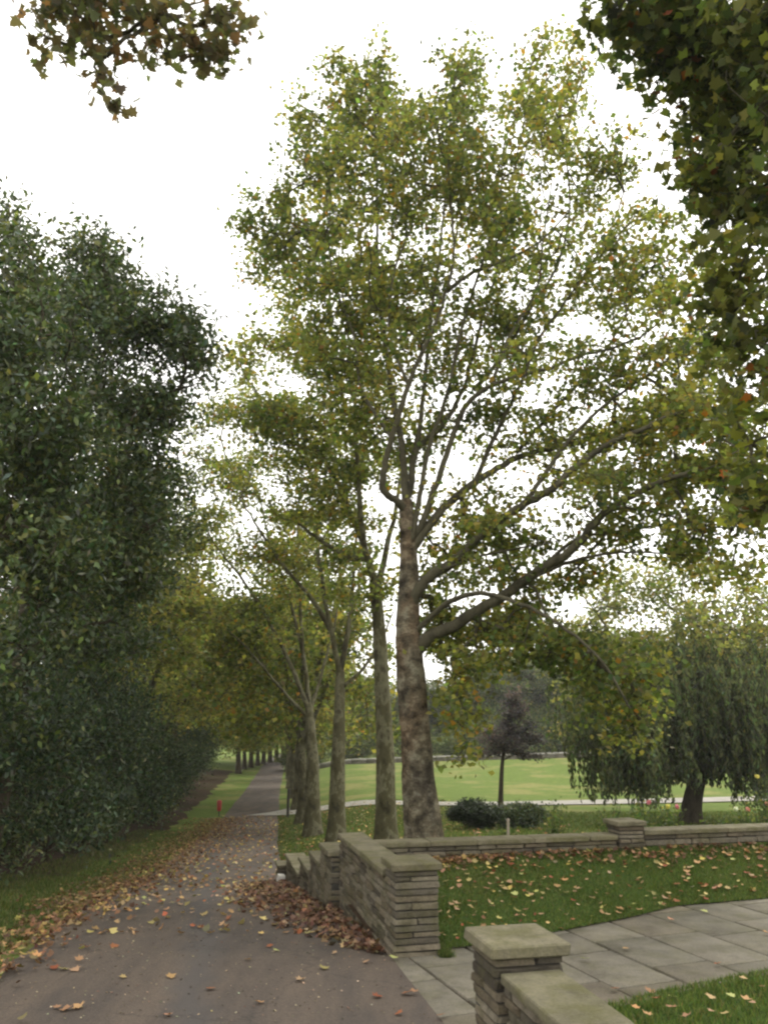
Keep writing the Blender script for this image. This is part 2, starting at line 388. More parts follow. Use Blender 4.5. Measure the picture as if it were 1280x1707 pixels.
def wall_run(parent, along, p0, p1, t0, t1, zb, zt, h=.068, copt=.06, over=.035, cl=.62, L=(.18,.42)):
    """along='y': run in local y from p0 to p1, thickness t0..t1 in x; along='x' the other way"""
    z1 = zt-copt; e = courses(zb, z1, h)
    def place(fn, a, b, c, d, z0, z1_, **kw):
        if along == 'y':
            o = fn(parent, a, b, c, d, z0, z1_, **kw)
        else: o = fn(parent, c, d, a, b, z0, z1_, **kw)
        return o
    if along == 'y': core(parent, t0+.025, t1-.025, p0+.01, p1-.01, zb, z1-.004)
    else: core(parent, p0+.01, p1-.01, t0+.025, t1-.025, zb, z1-.004)
    for k in range(len(e)-1):
        s = p0
        while s < p1-1e-6:
            l = RS.uniform(*L)
            n_ = s+l if s+l < p1-.1 else p1
            prot = RS.uniform(-.012, .012)
            # stone mesh long axis is local x: rotate for runs along y
            me = RS.choice(SV); g = .004
            if along == 'y':
                obj('stone', me, parent, ((t0+t1)/2+prot, (s+n_)/2, (e[k]+e[k+1])/2), (0, RS.uniform(-.01,.01), math.pi/2), (n_-s-2*g, t1-t0, e[k+1]-e[k]-2*g))
            else:
                obj('stone', me, parent, ((s+n_)/2, (t0+t1)/2+prot, (e[k]+e[k+1])/2), (0, RS.uniform(-.01,.01), 0), (n_-s-2*g, t1-t0, e[k+1]-e[k]-2*g))
            s = n_
    s = p0
    while s < p1-1e-6:
        l = cl*RS.uniform(.8, 1.25); n_ = s+l if s+l < p1-.2 else p1
        dz = RS.uniform(-.004, .004)
        if along == 'y':
            obj('coping_slab', RS.choice(CV), parent, ((t0+t1)/2, (s+n_)/2, zt-copt/2+dz), (0,0,RS.uniform(-.006,.006)), (t1-t0+2*over, n_-s-.006, copt))
        else:
            obj('coping_slab', RS.choice(CV), parent, ((s+n_)/2, (t0+t1)/2, zt-copt/2+dz), (0,0,RS.uniform(-.006,.006)), (n_-s-.006, t1-t0+2*over, copt))
        s = n_
def gthing(name, label, cat, group=None):
    return empty(name, (O2[0], O2[1], 0), A13, label, cat, group)
g = gthing('stone_pier', 'nearest square stone pier with worn flat cap at the front of the gateway', 'pier', 'stone piers of the garden wall')
pier(g, 0.0, -2.72, .45, -.12, .77, .035, .07)
g = gthing('stone_pier', 'square pier of pale coursed stone across the gateway beside the asphalt path', 'pier', 'stone piers of the garden wall')
pier(g, .03, .02, .44, -.15, .79, .03, .07)
g = gthing('stone_pier', 'small stone pier standing in the middle of the low lawn wall', 'pier', 'stone piers of the garden wall')
pier(g, 3.62, 2.33, .36, .1, .80, .03, .06)
g = gthing('garden_wall', 'low wall with broad coping running from nearest pier to bottom of photo', 'wall')
wall_run(g, 'y', -7.2, -2.74, .05, .36, -.1, .63, h=.075, cl=.75)
g = gthing('garden_wall', 'tall weathered stone wall beside the path, behind the gateway pier', 'wall')
wall_run(g, 'y', .47, 3.2, .05, .33, -.42, .66)
g = gthing('garden_wall', 'low stone wall behind the lawn, between path wall and small pier', 'wall')
wall_run(g, 'x', .37, 3.61, 2.38, 2.64, .05, .63, h=.07)
g = gthing('garden_wall', 'low stone wall behind the lawn, right of the small pier', 'wall')
wall_run(g, 'x', 3.99, 13.5, 2.38, 2.64, .15, .68, h=.075, L=(.25,.5))
g = gthing('stepped_wall', 'stone wall stepping down the slope beside the leaf drift', 'wall')
steps = [(3.2, 4.1, .42, -.55), (4.1, 5.2, .15, -.7), (5.2, 6.5, -.13, -.9), (6.5, 8.6, -.40, -1.2)]
for a, b, zt, zb in steps: wall_run(g, 'y', a+.004, b-.004, -.07, .25, zb, zt, h=.078, copt=.06, over=.03, cl=.9, L=(.22,.5))
g = gthing('stone_pier', 'squat end pier at the foot of the stepped wall', 'pier', 'stone piers of the garden wall')
pier(g, -.2, 8.7, .46, -1.45, -.62, .03, .06)
# far boundary wall
fw = empty('boundary_wall', (0,0,0), 0, 'long low brown stone wall at the far edge of the park lawn', 'wall')
pts = smooth_poly([(-8,84,0),(4,82,0),(12,80,0),(20,79,0),(34,80,0),(60,84,0)], 8)
mb = MB(); mc = MB()
for i in range(len(pts)-1):
    for m_, off, z0, z1 in ((mb, .2, -.2, .32), (mc, .27, .32, .50)):
        a, b = pts[i], pts[i+1]; t = (b-a)/np.linalg.norm(b-a); nn = np.array([-t[1], t[0], 0])*off
        za, zb = float(T(a[0], a[1])), float(T(b[0], b[1]))
        P = [a-nn, b-nn, b+nn, a+nn]; Zs = [za, zb, zb, za]
        V = [(p_[0], p_[1], z+z0) for p_, z in zip(P, Zs)]+[(p_[0], p_[1], z+z1) for p_, z in zip(P, Zs)]
        m_.add(V, [(0,3,2,1),(4,5,6,7),(0,1,5,4),(1,2,6,5),(2,3,7,6),(3,0,4,7)])
mb.build('stonework', M_slab, fw); mc.build('coping', M_gravel, fw)
# ------------------------------------------------------------------ paving
pav = empty('paving', (0,0,0), 0); tag(pav, kind='structure')
b = MB(); 
cor = [xy(-.01,-9), xy(.0,2.3), xy(14,2.3), xy(14,-9)]
b.add([(x, y, -.022) for x, y in cor], [(0,3,2,1)]); b.build('bedding', M_soil, pav)
def clip_poly(P, n, c):
    out = []
    for i in range(len(P)):
        a, b_ = P[i], P[(i+1) % len(P)]; da = a[0]*n[0]+a[1]*n[1]-c; db = b_[0]*n[0]+b_[1]*n[1]-c
        if da >= 0: out.append(a)
        if da*db < 0:
            t = da/(da-db); out.append((a[0]+(b_[0]-a[0])*t, a[1]+(b_[1]-a[1])*t))
    return out
PH = math.radians(20); pa = (math.cos(PH), math.sin(PH)); pb = (-math.sin(PH), math.cos(PH)); PO = (1.918, 8.79)
EDGE_FAR = np.array([(.2,8.0),(.54,8.17),(.75,8.25),(1.75,8.8),(2.69,9.4),(3.42,9.95),(4.8,10.38),(7,10.95),(10,11.6),(14,12.5)])
EDGE_NEAR = np.array([(.9,6.1),(1.4,6.42),(1.76,6.62),(2.2,6.89),(2.55,7.06),(3.03,7.3),(3.4,7.45),(5,8.0),(8,8.8),(14,10)])
for ci in range(-4, 18):
    s = -6.2+RS.uniform(0, .5)
    wcol0, wcol1 = ci*.625, (ci+1)*.625
    while s < 3.2:
        l = RS.uniform(.62, 1.0)
        P = [(PO[0]+a*pa[0]+b_*pb[0], PO[1]+a*pa[1]+b_*pb[1]) for a, b_ in ((wcol0+.017, s+.014), (wcol1-.017, s+.014), (wcol1-.017, s+l-.014), (wcol0+.017, s+l-.014))]
        s += l
        c0 = O2@UA
        P = clip_poly(P, UA, c0+.006)
        if len(P) < 3: continue
        P = clip_poly(P, -UB, -(O2@UB)-2.2)
        if len(P) < 3: continue
        cx_, cy_ = np.mean(P, 0)
        if cy_ > np.interp(cx_, EDGE_FAR[:,0], EDGE_FAR[:,1])+.55 or cy_ < np.interp(cx_, EDGE_NEAR[:,0], EDGE_NEAR[:,1])-.6 or cy_ > 11.6: continue
        if cx_ > 9: continue
        ar = .5*abs(sum(P[i][0]*P[(i+1)%len(P)][1]-P[(i+1)%len(P)][0]*P[i][1] for i in range(len(P))))
        if ar < .01: continue
        tx, ty = RS.uniform(-.006,.006), RS.uniform(-.006,.006); z0 = RS.uniform(-.004,.003)
        m = MB(); n = len(P)
        ring = lambda k, z, : [((p_[0]-cx_)*k, (p_[1]-cy_)*k, z+tx*(p_[0]-cx_)+ty*(p_[1]-cy_)) for p_ in P]
        V = ring(1, -.05)+ring(1, -.006)+ring(.985, 0)
        qs = [(i, (i+1)%n, n+(i+1)%n, n+i) for i in range(n)]+[(n+i, n+(i+1)%n, 2*n+(i+1)%n, 2*n+i) for i in range(n)]
        ts = [(2*n, 2*n+i, 2*n+i+1) for i in range(1, n-1)]
        m.add(V, qs, ts); o = m.build('paving_slab', M_slab, pav); o.location = (cx_, cy_, z0)
# lawns
def lawn_z(X, Y):
    u, v = uv(X, Y); e = np.interp(X, EDGE_FAR[:,0], EDGE_FAR[:,1]); ue, ve = uv(X, e)
    t = np.clip((v-ve)/(2.42-ve+1e-6), 0, 1.1)
    return .014+.40*t**1.15+.07*np.clip(u/4, 0, 1)*t
us = np.linspace(0, 1, 90)
V = []; nn_ = 26
xs = np.linspace(.2, 14, 110)
for x in xs:
    e = float(np.interp(x, EDGE_FAR[:,0], EDGE_FAR[:,1]))+.03*noise.noise(Vector((x*6, 0, 0)))
    # wall line at v=2.4 : solve y for that x
    yw = O2[1]+(2.42-(x-O2[0])*UB[0])/UB[1]
    for k in range(nn_+1):
        y = e+(yw-e)*k/nn_
        V.append((x, y, float(lawn_z(x, y))+.012*noise.noise(Vector((x*1.5, y*1.5, 3)))*(k > 0)))
i = np.arange(len(V)).reshape(-1, nn_+1)
q = np.stack([i[:-1,:-1], i[1:,:-1], i[1:,1:], i[:-1,1:]], -1).reshape(-1, 4)
tag(obj('lawn', mesh_np('lawn', V, q, M_lawn, smooth=True)), kind='structure')
V = []
xs = np.linspace(.9, 14, 90)
for x in xs:
    e = float(np.interp(x, EDGE_NEAR[:,0], EDGE_NEAR[:,1]))+.03*noise.noise(Vector((x*6, 5, 0)))
    yb = max(-6, O2[1]+ (x-O2[0]-.36)/math.tan(-A13) if x < 2.4 else -6)
    for k in range(nn_+1):
        y = e+(yb-e)*k/nn_
        V.append((x, y, .012+.05*min(1, k/6)+.012*noise.noise(Vector((x*1.5, y*1.5, 7)))*(k > 0)))
i = np.arange(len(V)).reshape(-1, nn_+1)
q = np.stack([i[:-1,:-1], i[:-1,1:], i[1:,1:], i[1:,:-1]], -1).reshape(-1, 4)
tag(obj('lawn', mesh_np('lawn', V, q, M_lawn, smooth=True)), kind='structure')
# ------------------------------------------------------------------ leaves
def tmpl_kite(w=.36, fold=.08):
    return np.array([(0,0,0),(w,.42,fold),(0,1,0),(-w,.42,fold)]), np.array([(0,1,2),(0,2,3)])
def tmpl_lobed(curl=.12, seed=0):
    R = random.Random(seed)
    pol = [(0,-.02),(.16,.10),(.50,.06),(.36,.30),(.58,.52),(.30,.55),(.22,.72),(0,1.02),(-.22,.72),(-.30,.55),(-.58,.52),(-.36,.30),(-.50,.06),(-.16,.10)]
    V = [(0,.36,0)]+[(x+R.uniform(-.04,.04), y+R.uniform(-.04,.04), curl*((x*x)*2+abs(y-.4)*.7)+R.uniform(-.05,.05)*curl*4) for x, y in pol]
    n = len(pol)
    return np.array(V), np.array([(0, 1+i, 1+(i+1) % n) for i in range(n)])
def tmpl_small(seed=0, curl=.2):
    """cheaper lobed leaf: six points"""
    R = random.Random(seed)
    pol = [(0,0),(.46,.12),(.30,.42),(.44,.66),(.08,.68),(0,1.0),(-.10,.66),(-.46,.62),(-.26,.40),(-.42,.10)]
    V = [(x+R.uniform(-.05,.05), y+R.uniform(-.05,.05), curl*(x*x*1.5+abs(y-.5)*.5)) for x, y in pol]
    n = len(pol); V = [(0,.4,0)]+V
    return np.array(V), np.array([(0, 1+i, 1+(i+1) % n) for i in range(n)])
def frames(nrm, rng, tipbias=None):
    n = nrm/np.linalg.norm(nrm, axis=1)[:, None]
    r = rng.normal(size=n.shape)
    if tipbias is not None: r = r+tipbias
    y = r-(r*n).sum(1)[:, None]*n; y /= np.linalg.norm(y, axis=1)[:, None]+1e-9
    x = np.cross(y, n); return x, y, n
def leaf_verts(cen, size, tm, nrm, rng, tipbias=None, fold_var=True):
    TV, TF = tm; x, y, n = frames(nrm, rng, tipbias)
    s = np.broadcast_to(np.asarray(size, float), (len(cen),))[:, None, None]
    V = (TV[None,:,0:1]*x[:,None,:]+(TV[None,:,1:2]-.4)*y[:,None,:]+TV[None,:,2:3]*n[:,None,:])*s+cen[:,None,:]
    Fc = (TF[None]+np.arange(len(cen))[:,None,None]*len(TV)).reshape(-1, 3)
    return V.reshape(-1, 3), Fc, len(TV)
def palette(rng, n, base, alt, altp, var=.22, hue=.12):
    c = np.array(base)[None]*np.ones((n,1)); k = rng.random(n)
    acc = 0
    for a, p_ in zip(alt, altp):
        m = (k >= acc) & (k < acc+p_); c[m] = a; acc += p_
    c = c*(1+rng.normal(size=(n,1))*var).clip(.45, 1.8)*(1+rng.normal(size=(n,3))*hue*np.array([1,.5,.8])).clip(.6,1.5)
    return c.clip(.004, .9)
PLANE = dict(base=(.165,.185,.048), alt=[(.26,.25,.06),(.30,.16,.03),(.10,.13,.045),(.19,.175,.06)], altp=[.2,.02,.16,.06])
PLANE_Y = dict(base=(.16,.165,.035), alt=[(.26,.22,.05),(.30,.16,.03),(.10,.13,.04)], altp=[.25,.05,.2])
PLANE_O = dict(base=(.20,.215,.07), alt=[(.25,.23,.08),(.15,.165,.055)], altp=[.25,.2])
PLANE_D = dict(base=(.115,.13,.036), alt=[(.19,.19,.04),(.22,.07,.02),(.05,.06,.02)], altp=[.12,.022,.2])
EVER = dict(base=(.062,.092,.034), alt=[(.14,.165,.05),(.11,.13,.10),(.04,.055,.026)], altp=[.16,.12,.2])
EVER2 = dict(base=(.046,.076,.034), alt=[(.12,.15,.055),(.033,.048,.03)], altp=[.14,.25])
PURP = dict(base=(.075,.066,.085), alt=[(.12,.105,.13),(.06,.05,.06)], altp=[.25,.3])
WIL = dict(base=(.095,.122,.055), alt=[(.11,.125,.05),(.045,.055,.03)], altp=[.2,.3])
YEW = dict(base=(.022,.035,.015), alt=[(.05,.07,.025)], altp=[.15])
BGT = dict(base=(.09,.12,.04), alt=[(.14,.15,.05),(.06,.08,.035)], altp=[.25,.3])
def blob_pts(blobs, n, rng, px=True, ground=None):
    """blobs (x,y,rx,ry,D,rd) in photo pixels, or (X,Y,Z,rx,ry,rz) in metres; uniform-ish over the volume, denser to the outside"""
    B = []
    for b_ in blobs:
        if px:
            x, y, rx, ry, D, rd = b_[:6]; c = W3(x, y, D); m = mpx(y, D); B.append((c, np.array([rx*m, rd, ry*m])))
        else: B.append((np.array(b_[:3], float), np.array(b_[3:6], float)))
    w = np.array([(r[0]*r[1]*r[2])**.75 for _, r in B]); w /= w.sum()
    k = rng.choice(len(B), n, p=w); d = rng.normal(size=(n,3)); d /= np.linalg.norm(d, axis=1)[:, None]
    rad = rng.random(n)**.42
    cs = np.array([B[i][0] for i in k]); rs = np.array([B[i][1] for i in k])
    return cs+d*rs*rad[:, None]
def grow(limbs, att, rng, step=.4, start=1, penalty=.25, wig=.12, crownz=None):
    """limbs: list of (points, r0, r1). returns chains for tubes and twig nodes"""
    pos = []; ok = []
    for li, (P, r0, r1) in enumerate(limbs):
        for k, p_ in enumerate(P):
            t = k/(len(P)-1)
            pos.append(p_); ok.append(t > (.62 if li == 0 else .22))
    nb = len(pos); N = nb+len(att)*14; pos = np.array(pos+[[0,0,0]]*(N-nb), float)
    okk = np.zeros(N, bool); okk[:nb] = ok; cnt = nb
    par = -np.ones(N, int); dist = np.zeros(N); dirs = np.zeros((N,3)); dirs[:nb] = (0,0,.3)
    d0 = np.min(np.linalg.norm(att[:,None,:]-pos[None,:nb][:,okk[:nb]][:, ::2], axis=2), axis=1) if len(att) < 4000 else np.zeros(len(att))
    chains = []
    for ai in np.argsort(d0):
        a = att[ai]; c = np.where(okk[:cnt])[0]; v = a-pos[c]; dd = np.linalg.norm(v, axis=1)
        cost = dd+penalty*dist[c] - .25*(v*dirs[c]).sum(1)/(dd+.01)*np.minimum(dd, 1.)
        j = c[np.argmin(cost)]; L = np.linalg.norm(a-pos[j])
        n = int(max(2, min(12, round(L/step))))
        p0 = pos[j]; mid = p0+dirs[j]*L*.35+(a-p0)*.3+rng.normal(size=3)*wig*L*.5
        t = (np.arange(n)+1)[:, None]/n
        Q = (1-t)**2*p0+2*t*(1-t)*mid+t*t*a
        Q[:-1] += rng.normal(size=(n-1,3))*wig*.25*min(L, 1)
        ids = np.arange(cnt, cnt+n); pos[ids] = Q; par[ids] = np.concatenate([[j], ids[:-1]])
        dist[ids] = dist[j]+L*t[:, 0]; okk[ids] = True
        dr = np.diff(np.vstack([p0, Q]), axis=0); dirs[ids] = dr/(np.linalg.norm(dr, axis=1)[:, None]+1e-6)
        cnt += n; chains.append(np.concatenate([[j], ids]))
    w = np.zeros(cnt); 
    for ch in chains: w[ch[-1]] += 1
    for i in range(cnt-1, nb-1, -1):
        if par[i] >= 0: w[par[i]] += w[i]
    return pos[:cnt], chains, w, nb
AN = np.array([1, 1, 1.7])
def clump(att, sc, th, seed):
    k = [noise.noise(Vector(a*sc*AN)+Vector((seed, 0, 0)))+.5*noise.noise(Vector(a*sc*2.3*AN)+Vector((0, seed, 0))) > th for a in att]
    return att[np.array(k)]
def make_tree(name, label, limbs, att, pal, seed, leafmat_, lsize, nleaf, spread, tm, bark, limbbark=None,
              group=None, twig=.007, sides=5, step=.4, trunk_sides=14, trunk_wob=0., upb=.7, cat='tree', base=None,
              big=0, wig=.12, penalty=.25, tipdown=.5, crown='crown'):
    rng = np.random.default_rng(seed)
    limbs = [(smooth_poly(P, 5), r0, r1) for P, r0, r1 in limbs]
    base = limbs[0][0][0] if base is None else np.array(base, float)
    root = empty(name, tuple(base), 0, label, cat, group)
    for k, (P, r0, r1) in enumerate(limbs):
        t = np.linspace(0, 1, len(P)); R = r0+(r1-r0)*t**.8
        m = MB()
        if k == 0:
            P2 = smooth_poly(P, 3); t = np.linspace(0, 1, len(P2)); R = r0+(r1-r0)*t**.9
            R = R*(1+.42*np.exp(-(P2[:,2]-P2[0,2]).clip(0)/(.3+r0*.5)))
            a = np.arange(trunk_sides)
            wob = None
            if trunk_wob:
                wob = np.array([[1+trunk_wob*noise.noise(Vector((math.cos(i*6.283/trunk_sides)*1.5, math.sin(i*6.283/trunk_sides)*1.5, P2[j,2]*1.1+seed)))
                    + trunk_wob*.6*noise.noise(Vector((math.cos(i*6.283/trunk_sides)*4, math.sin(i*6.283/trunk_sides)*4, P2[j,2]*5+seed))) for i in range(trunk_sides)] for j in range(len(P2))])
            m.tube(P2, R, trunk_sides, wob=wob); m.build('trunk', bark, root, True, base)
        else:
            P2 = P+rng.normal(size=P.shape)*.012*np.minimum(1, r0*10)
            m.tube(P2, R, max(6, sides+2)); m.build('limb', limbbark or bark, root, True, base)
    pos, chains, w, nb = grow(limbs, att, rng, step, wig=wig, penalty=penalty)
    m = MB()
    for ch in chains:
        P = pos[ch]; ww = w[ch].copy(); ww[0] = ww[1]
        m.tube(P, twig*ww**.47*1.0, sides)
    m.build('branches', limbbark or bark, root, True, base)['kind'] = 'stuff'
    # leaves: on the end nodes and the last thin stretches
    clc = np.array([1+.5*noise.noise(Vector(pos[ch[-1]]*.5)) for ch in chains])+rng.normal(size=len(chains))*.14
    cen = []; cc = []
    for k, ch in enumerate(chains):
        n = max(3, int(rng.normal(nleaf, nleaf*.25))); tp = pos[ch]
        q_ = rng.random(n); i_ = np.minimum((len(ch)-1)-(q_**2*min(3, len(ch)-1)).astype(int), len(ch)-1)
        c = tp[i_]+rng.normal(size=(n,3))*np.array([1,1,.6])*spread
        cen.append(c); cc.append(np.full(n, clc[k]))
    cen = np.concatenate(cen); cc = np.concatenate(cc); n = len(cen)
    col = palette(rng, n, **pal)*cc[:, None].clip(.5, 1.6); col[:, 0] *= (1+(cc-1)*.35).clip(.85, 1.12)
    nrm = rng.normal(size=(n,3))*.75+np.array([0,0,upb])
    tb = np.array([0,0,-tipdown])
    size = lsize*rng.uniform(.6, 1.25, n)
    if big:                                                # the leaves that show largest: a part each
        dcam = np.linalg.norm(cen-np.array([0,0,HC]), axis=1)
        dirv = cen-np.array([0,0,HC]); yc = dirv[:,1]*CP+dirv[:,2]*SP
        px_ = CX+F*dirv[:,0]/yc; py_ = CY-F*(-dirv[:,1]*SP+dirv[:,2]*CP)/yc
        inn = (px_ > 0) & (px_ < 1280) & (py_ > 0) & (py_ < 1707) & (yc > 0)
        o_ = np.argsort(np.where(inn, dcam/size, 1e9))[:big]; o_ = o_[inn[o_]]
        lib = []
        for k in range(10):
            V, Fc, _ = leaf_verts(np.zeros((1,3)), 1., tmpl_lobed(.2, k), np.array([[0,0,1.]]), np.random.default_rng(1))
            c_ = palette(rng, 1, **pal)
            lib.append(mesh_np('leaf', V, Fc, leafmat_, np.repeat(c_, len(V), 0)))
        for j in o_:
            v = Vector(nrm[j]).to_track_quat('Z', 'Y').to_euler()
            rot = Matrix.Rotation(rng.random()*6.28, 4, 'Z'); e_ = (v.to_matrix().to_4x4()@rot).to_euler()
            obj('leaf', lib[rng.integers(10)], root, tuple(cen[j]-base), e_, (size[j],)*3)
        keep = np.ones(n, bool); keep[o_] = False
        cen, nrm, size, col = cen[keep], nrm[keep], size[keep], col[keep]
    V, Fc, k = leaf_verts(cen, size, tm, nrm, rng, tb)
    o = obj(crown, mesh_np(crown, V-base, Fc, leafmat_, np.repeat(col, k, 0)), root); o['kind'] = 'stuff'
    return root
def PX(l, D0=None):
    """list of (px,py,D) -> world points"""
    return np.array([W3(*p_) for p_ in l])
def gpt(px, D, dz=0):
    """ground point at forward distance D under photo column px"""
    x = W3(px, 1380, D)[0]; return np.array([x, D, float(T(x, D))+dz])
KITE = tmpl_kite(.40, .10); KITE_N = tmpl_kite(.2, .05); KITE_E = tmpl_kite(.24, .07); LOB = tmpl_lobed(.15, 3); SML = tmpl_small(2)
# ---- the large plane tree behind the wall
rh = np.random.default_rng(11)
b0 = gpt(709, 14.5, -.05)
trunk = np.vstack([b0, PX([(707,1400,14.5),(699,1302,14.5),(691,1201,14.5),(683,1100,14.5),(680,1050,14.5),(681,960,14.6),(680,900,14.6),(676,835,14.7)])])
limbs = [(trunk, .36, .13),
 (PX([(690,1085,14.5),(720,1060,14.4),(755,1043,14.2),(805,1012,14),(855,982,13.7),(900,950,13.4),(950,920,13),(985,880,12.8),(1020,845,12.5),(1065,820,12.3),(1115,797,12),(1160,785,11.8)]), .135, .04),
 (PX([(684,1010,14.5),(700,980,14.4),(725,955,14.3),(765,930,14.2),(800,895,14),(840,865,13.8),(875,840,13.7),(920,815,13.5),(960,780,13.3),(990,755,13.2),(1030,732,13),(1070,717,12.8),(1100,700,12.7),(1140,685,12.5),(1190,680,12.3)]), .12, .03),
 (PX([(680,925,14.6),(712,880,14.6),(750,838,14.8),(790,805,15),(830,780,15.2),(865,762,15.3),(900,752,15.4),(950,740,15.5),(1000,727,15.6),(1050,725,15.8),(1110,708,16),(1165,707,16.2),(1250,712,16.4)]), .10, .025),
 (PX([(677,850,14.6),(662,836,14.5),(640,818,14.3),(641,780,14.2),(652,735,14.1),(665,691,14),(682,640,14),(708,578,14),(730,530,14),(745,480,14),(755,430,14),(752,350,14),(745,250,14)]), .085, .02),
 (PX([(677,840,14.7),(686,800,14.9),(692,750,15.1),(728,720,15.3),(755,682,15.5),(775,640,15.7),(792,575,15.9),(815,495,16),(838,420,16.1),(860,330,16.2),(880,230,16.3)]), .08, .018),
 (PX([(682,905,14.6),(706,868,14.5),(735,785,14.3),(757,722,14.2),(780,672,14.1),(820,642,14),(870,625,13.9),(920,612,13.8),(970,592,13.7),(1020,580,13.6),(1070,560,13.5)]), .075, .02),
 (PX([(676,840,14.7),(672,760,14.9),(655,660,15.1),(640,560,15.3),(630,450,15.4),(628,330,15.5),(625,200,15.6)]), .085, .018),
 (PX([(690,770,15),(702,690,15),(712,600,15),(722,500,15),(735,400,15),(745,300,15),(765,180,15)]), .06, .015),
 (PX([(745,485,14),(785,455,13.9),(830,438,13.8),(870,420,13.7),(905,398,13.6),(950,350,13.5)]), .05, .015),
 (PX([(790,650,15.6),(840,590,15.4),(880,520,15.2),(930,440,15),(950,330,15),(935,220,15)]), .055, .014),
 (PX([(860,755,15.3),(900,710,15.2),(945,660,15.1),(990,610,15),(1040,530,14.9),(1060,450,14.8)]), .05, .015),
 (PX([(880,965,13.5),(940,940,13.2),(1000,925,13),(1060,920,12.7),(1140,925,12.4)]), .045, .012),
 (PX([(685,1060,14.5),(740,1010,14.0),(790,990,13.3),(850,1000,12.6),(930,1040,12),(1000,1100,11.7),(1050,1180,11.6)]), .06, .015)]
limbs += [
 (PX([(875,840,13.7),(925,765,13.6),(975,705,13.5),(1035,655,13.4),(1100,610,13.3),(1150,560,13.2)]), .05, .014),
 (PX([(790,805,15),(828,720,14.9),(868,640,14.8),(898,565,14.7),(955,485,14.6),(1010,400,14.5),(1040,320,14.5)]), .055, .014),
 (PX([(686,900,14.5),(703,810,14.4),(716,740,14.3),(748,650,14.2),(768,550,14.1),(800,450,14),(830,340,14),(840,240,14)]), .06, .015),
 (PX([(655,732,14.1),(625,690,14.3),(600,640,14.6),(590,560,14.8),(560,480,15),(548,400,15.2),(545,320,15.3)]), .045, .012),
 (PX([(900,950,13.4),(960,900,13.2),(1040,885,13),(1130,872,12.8),(1210,880,12.6)]), .04, .012),
 (PX([(1020,845,12.5),(1075,850,12.4),(1150,870,12.2),(1230,905,12)]), .03, .01),
 (PX([(725,955,14.3),(790,930,13.9),(860,915,13.5),(920,905,13.1)]), .035, .012),
 (PX([(820,642,14),(850,560,14),(895,480,14),(905,400,14),(920,300,14)]), .04, .012),
 (PX([(680,640,14),(650,560,14.2),(655,460,14.3),(690,360,14.4),(690,260,14.4)]), .04, .012)]
blobs = [(565,140,32,50,15.6,.9),(500,215,30,50,15.8,.9),(630,110,28,40,15.5,.8),(790,110,28,40,15,.8),(575,190,60,85,15.6,1.4),(640,190,60,80,15.5,1.6),(765,180,75,85,15,2),(905,190,85,95,15,2),(690,320,170,120,15,3),(880,330,140,110,14.8,3),(1010,270,55,50,14.5,1.2),
 (470,410,80,95,16.5,2),(530,320,70,90,16,2),(1060,450,90,90,14.5,2),(620,480,150,120,15.3,3.2),(850,500,210,110,14.6,3.4),(1110,600,130,90,13.6,2.6),(690,660,160,110,15,3.4),
 (930,690,170,80,14.6,3),(1090,730,130,70,13,2),(1210,800,90,110,12.5,2),(1000,850,180,75,13,2.2),(800,870,160,90,14.6,3.2),(820,1000,120,70,14.2,2.4),(1120,900,130,45,12.6,1.8),(1220,900,80,50,12.4,1.5),(1180,780,110,70,13.5,2.2),(1020,760,110,60,14.5,2.4),(1150,680,90,50,14,2),(1210,960,70,25,12.4,1),
 (800,1110,90,65,13.9,1.6),(900,1090,80,50,13.4,1.4),(960,980,100,40,15,2),(1010,1110,90,60,13,1.6),(1050,1190,70,60,13.2,1.0),(750,1190,45,80,13.8,1.4),(765,1270,38,45,13.8,.9),(880,1020,120,50,14.6,2.4),(800,1050,100,60,15.6,1.8),(560,620,70,110,16,2),(745,955,50,70,17,1.4),(735,1040,40,40,16.6,1.2),(770,1090,60,40,16.6,1.4)]
att = blob_pts(blobs, 5600, rh)
def gapfilter(att, gaps):
    dv = att-np.array([0,0,HC]); yc = dv[:,1]*CP+dv[:,2]*SP
    px_ = CX+F*dv[:,0]/yc; py_ = CY-F*(-dv[:,1]*SP+dv[:,2]*CP)/yc
    k = np.ones(len(att), bool)
    for x, y, rx, ry in gaps: k &= ((px_-x)/rx)**2+((py_-y)/ry)**2 > 1
    return att[k]
att = clump(att, .62, -.15, 3.3)
att = gapfilter(att, [(985,1005,80,26),(1000,690,40,22),(1160,745,50,18),(1170,830,40,20),(410,500,25,20),(1095,960,60,18),(390,550,40,40),(700,130,45,40),(830,110,30,60)])
def thin_front(att, x0, x1, y0, y1, keep, Dl):
    dv = att-np.array([0,0,HC]); yc = dv[:,1]*CP+dv[:,2]*SP
    px_ = CX+F*dv[:,0]/yc; py_ = CY-F*(-dv[:,1]*SP+dv[:,2]*CP)/yc
    k = (px_ > x0) & (px_ < x1) & (py_ > y0) & (py_ < y1) & (att[:,1] < Dl) & (rh.random(len(att)) > keep)
    return att[~k]
att = thin_front(att, 690, 1120, 640, 1040, .4, 13.9)
att = thin_front(att, 620, 960, 380, 860, .35, 14.6)
att = thin_front(att, 640, 740, 840, 1400, .05, 14.8)
make_tree('plane_tree', 'largest plane tree with burred brown trunk rising behind the stone wall', limbs, att, PLANE, 21, M_leaf, .12, 25, .17,
    KITE, M_burr, M_limb, 'plane trees along the avenue', twig=.0062, trunk_sides=40, trunk_wob=.14, step=.42)
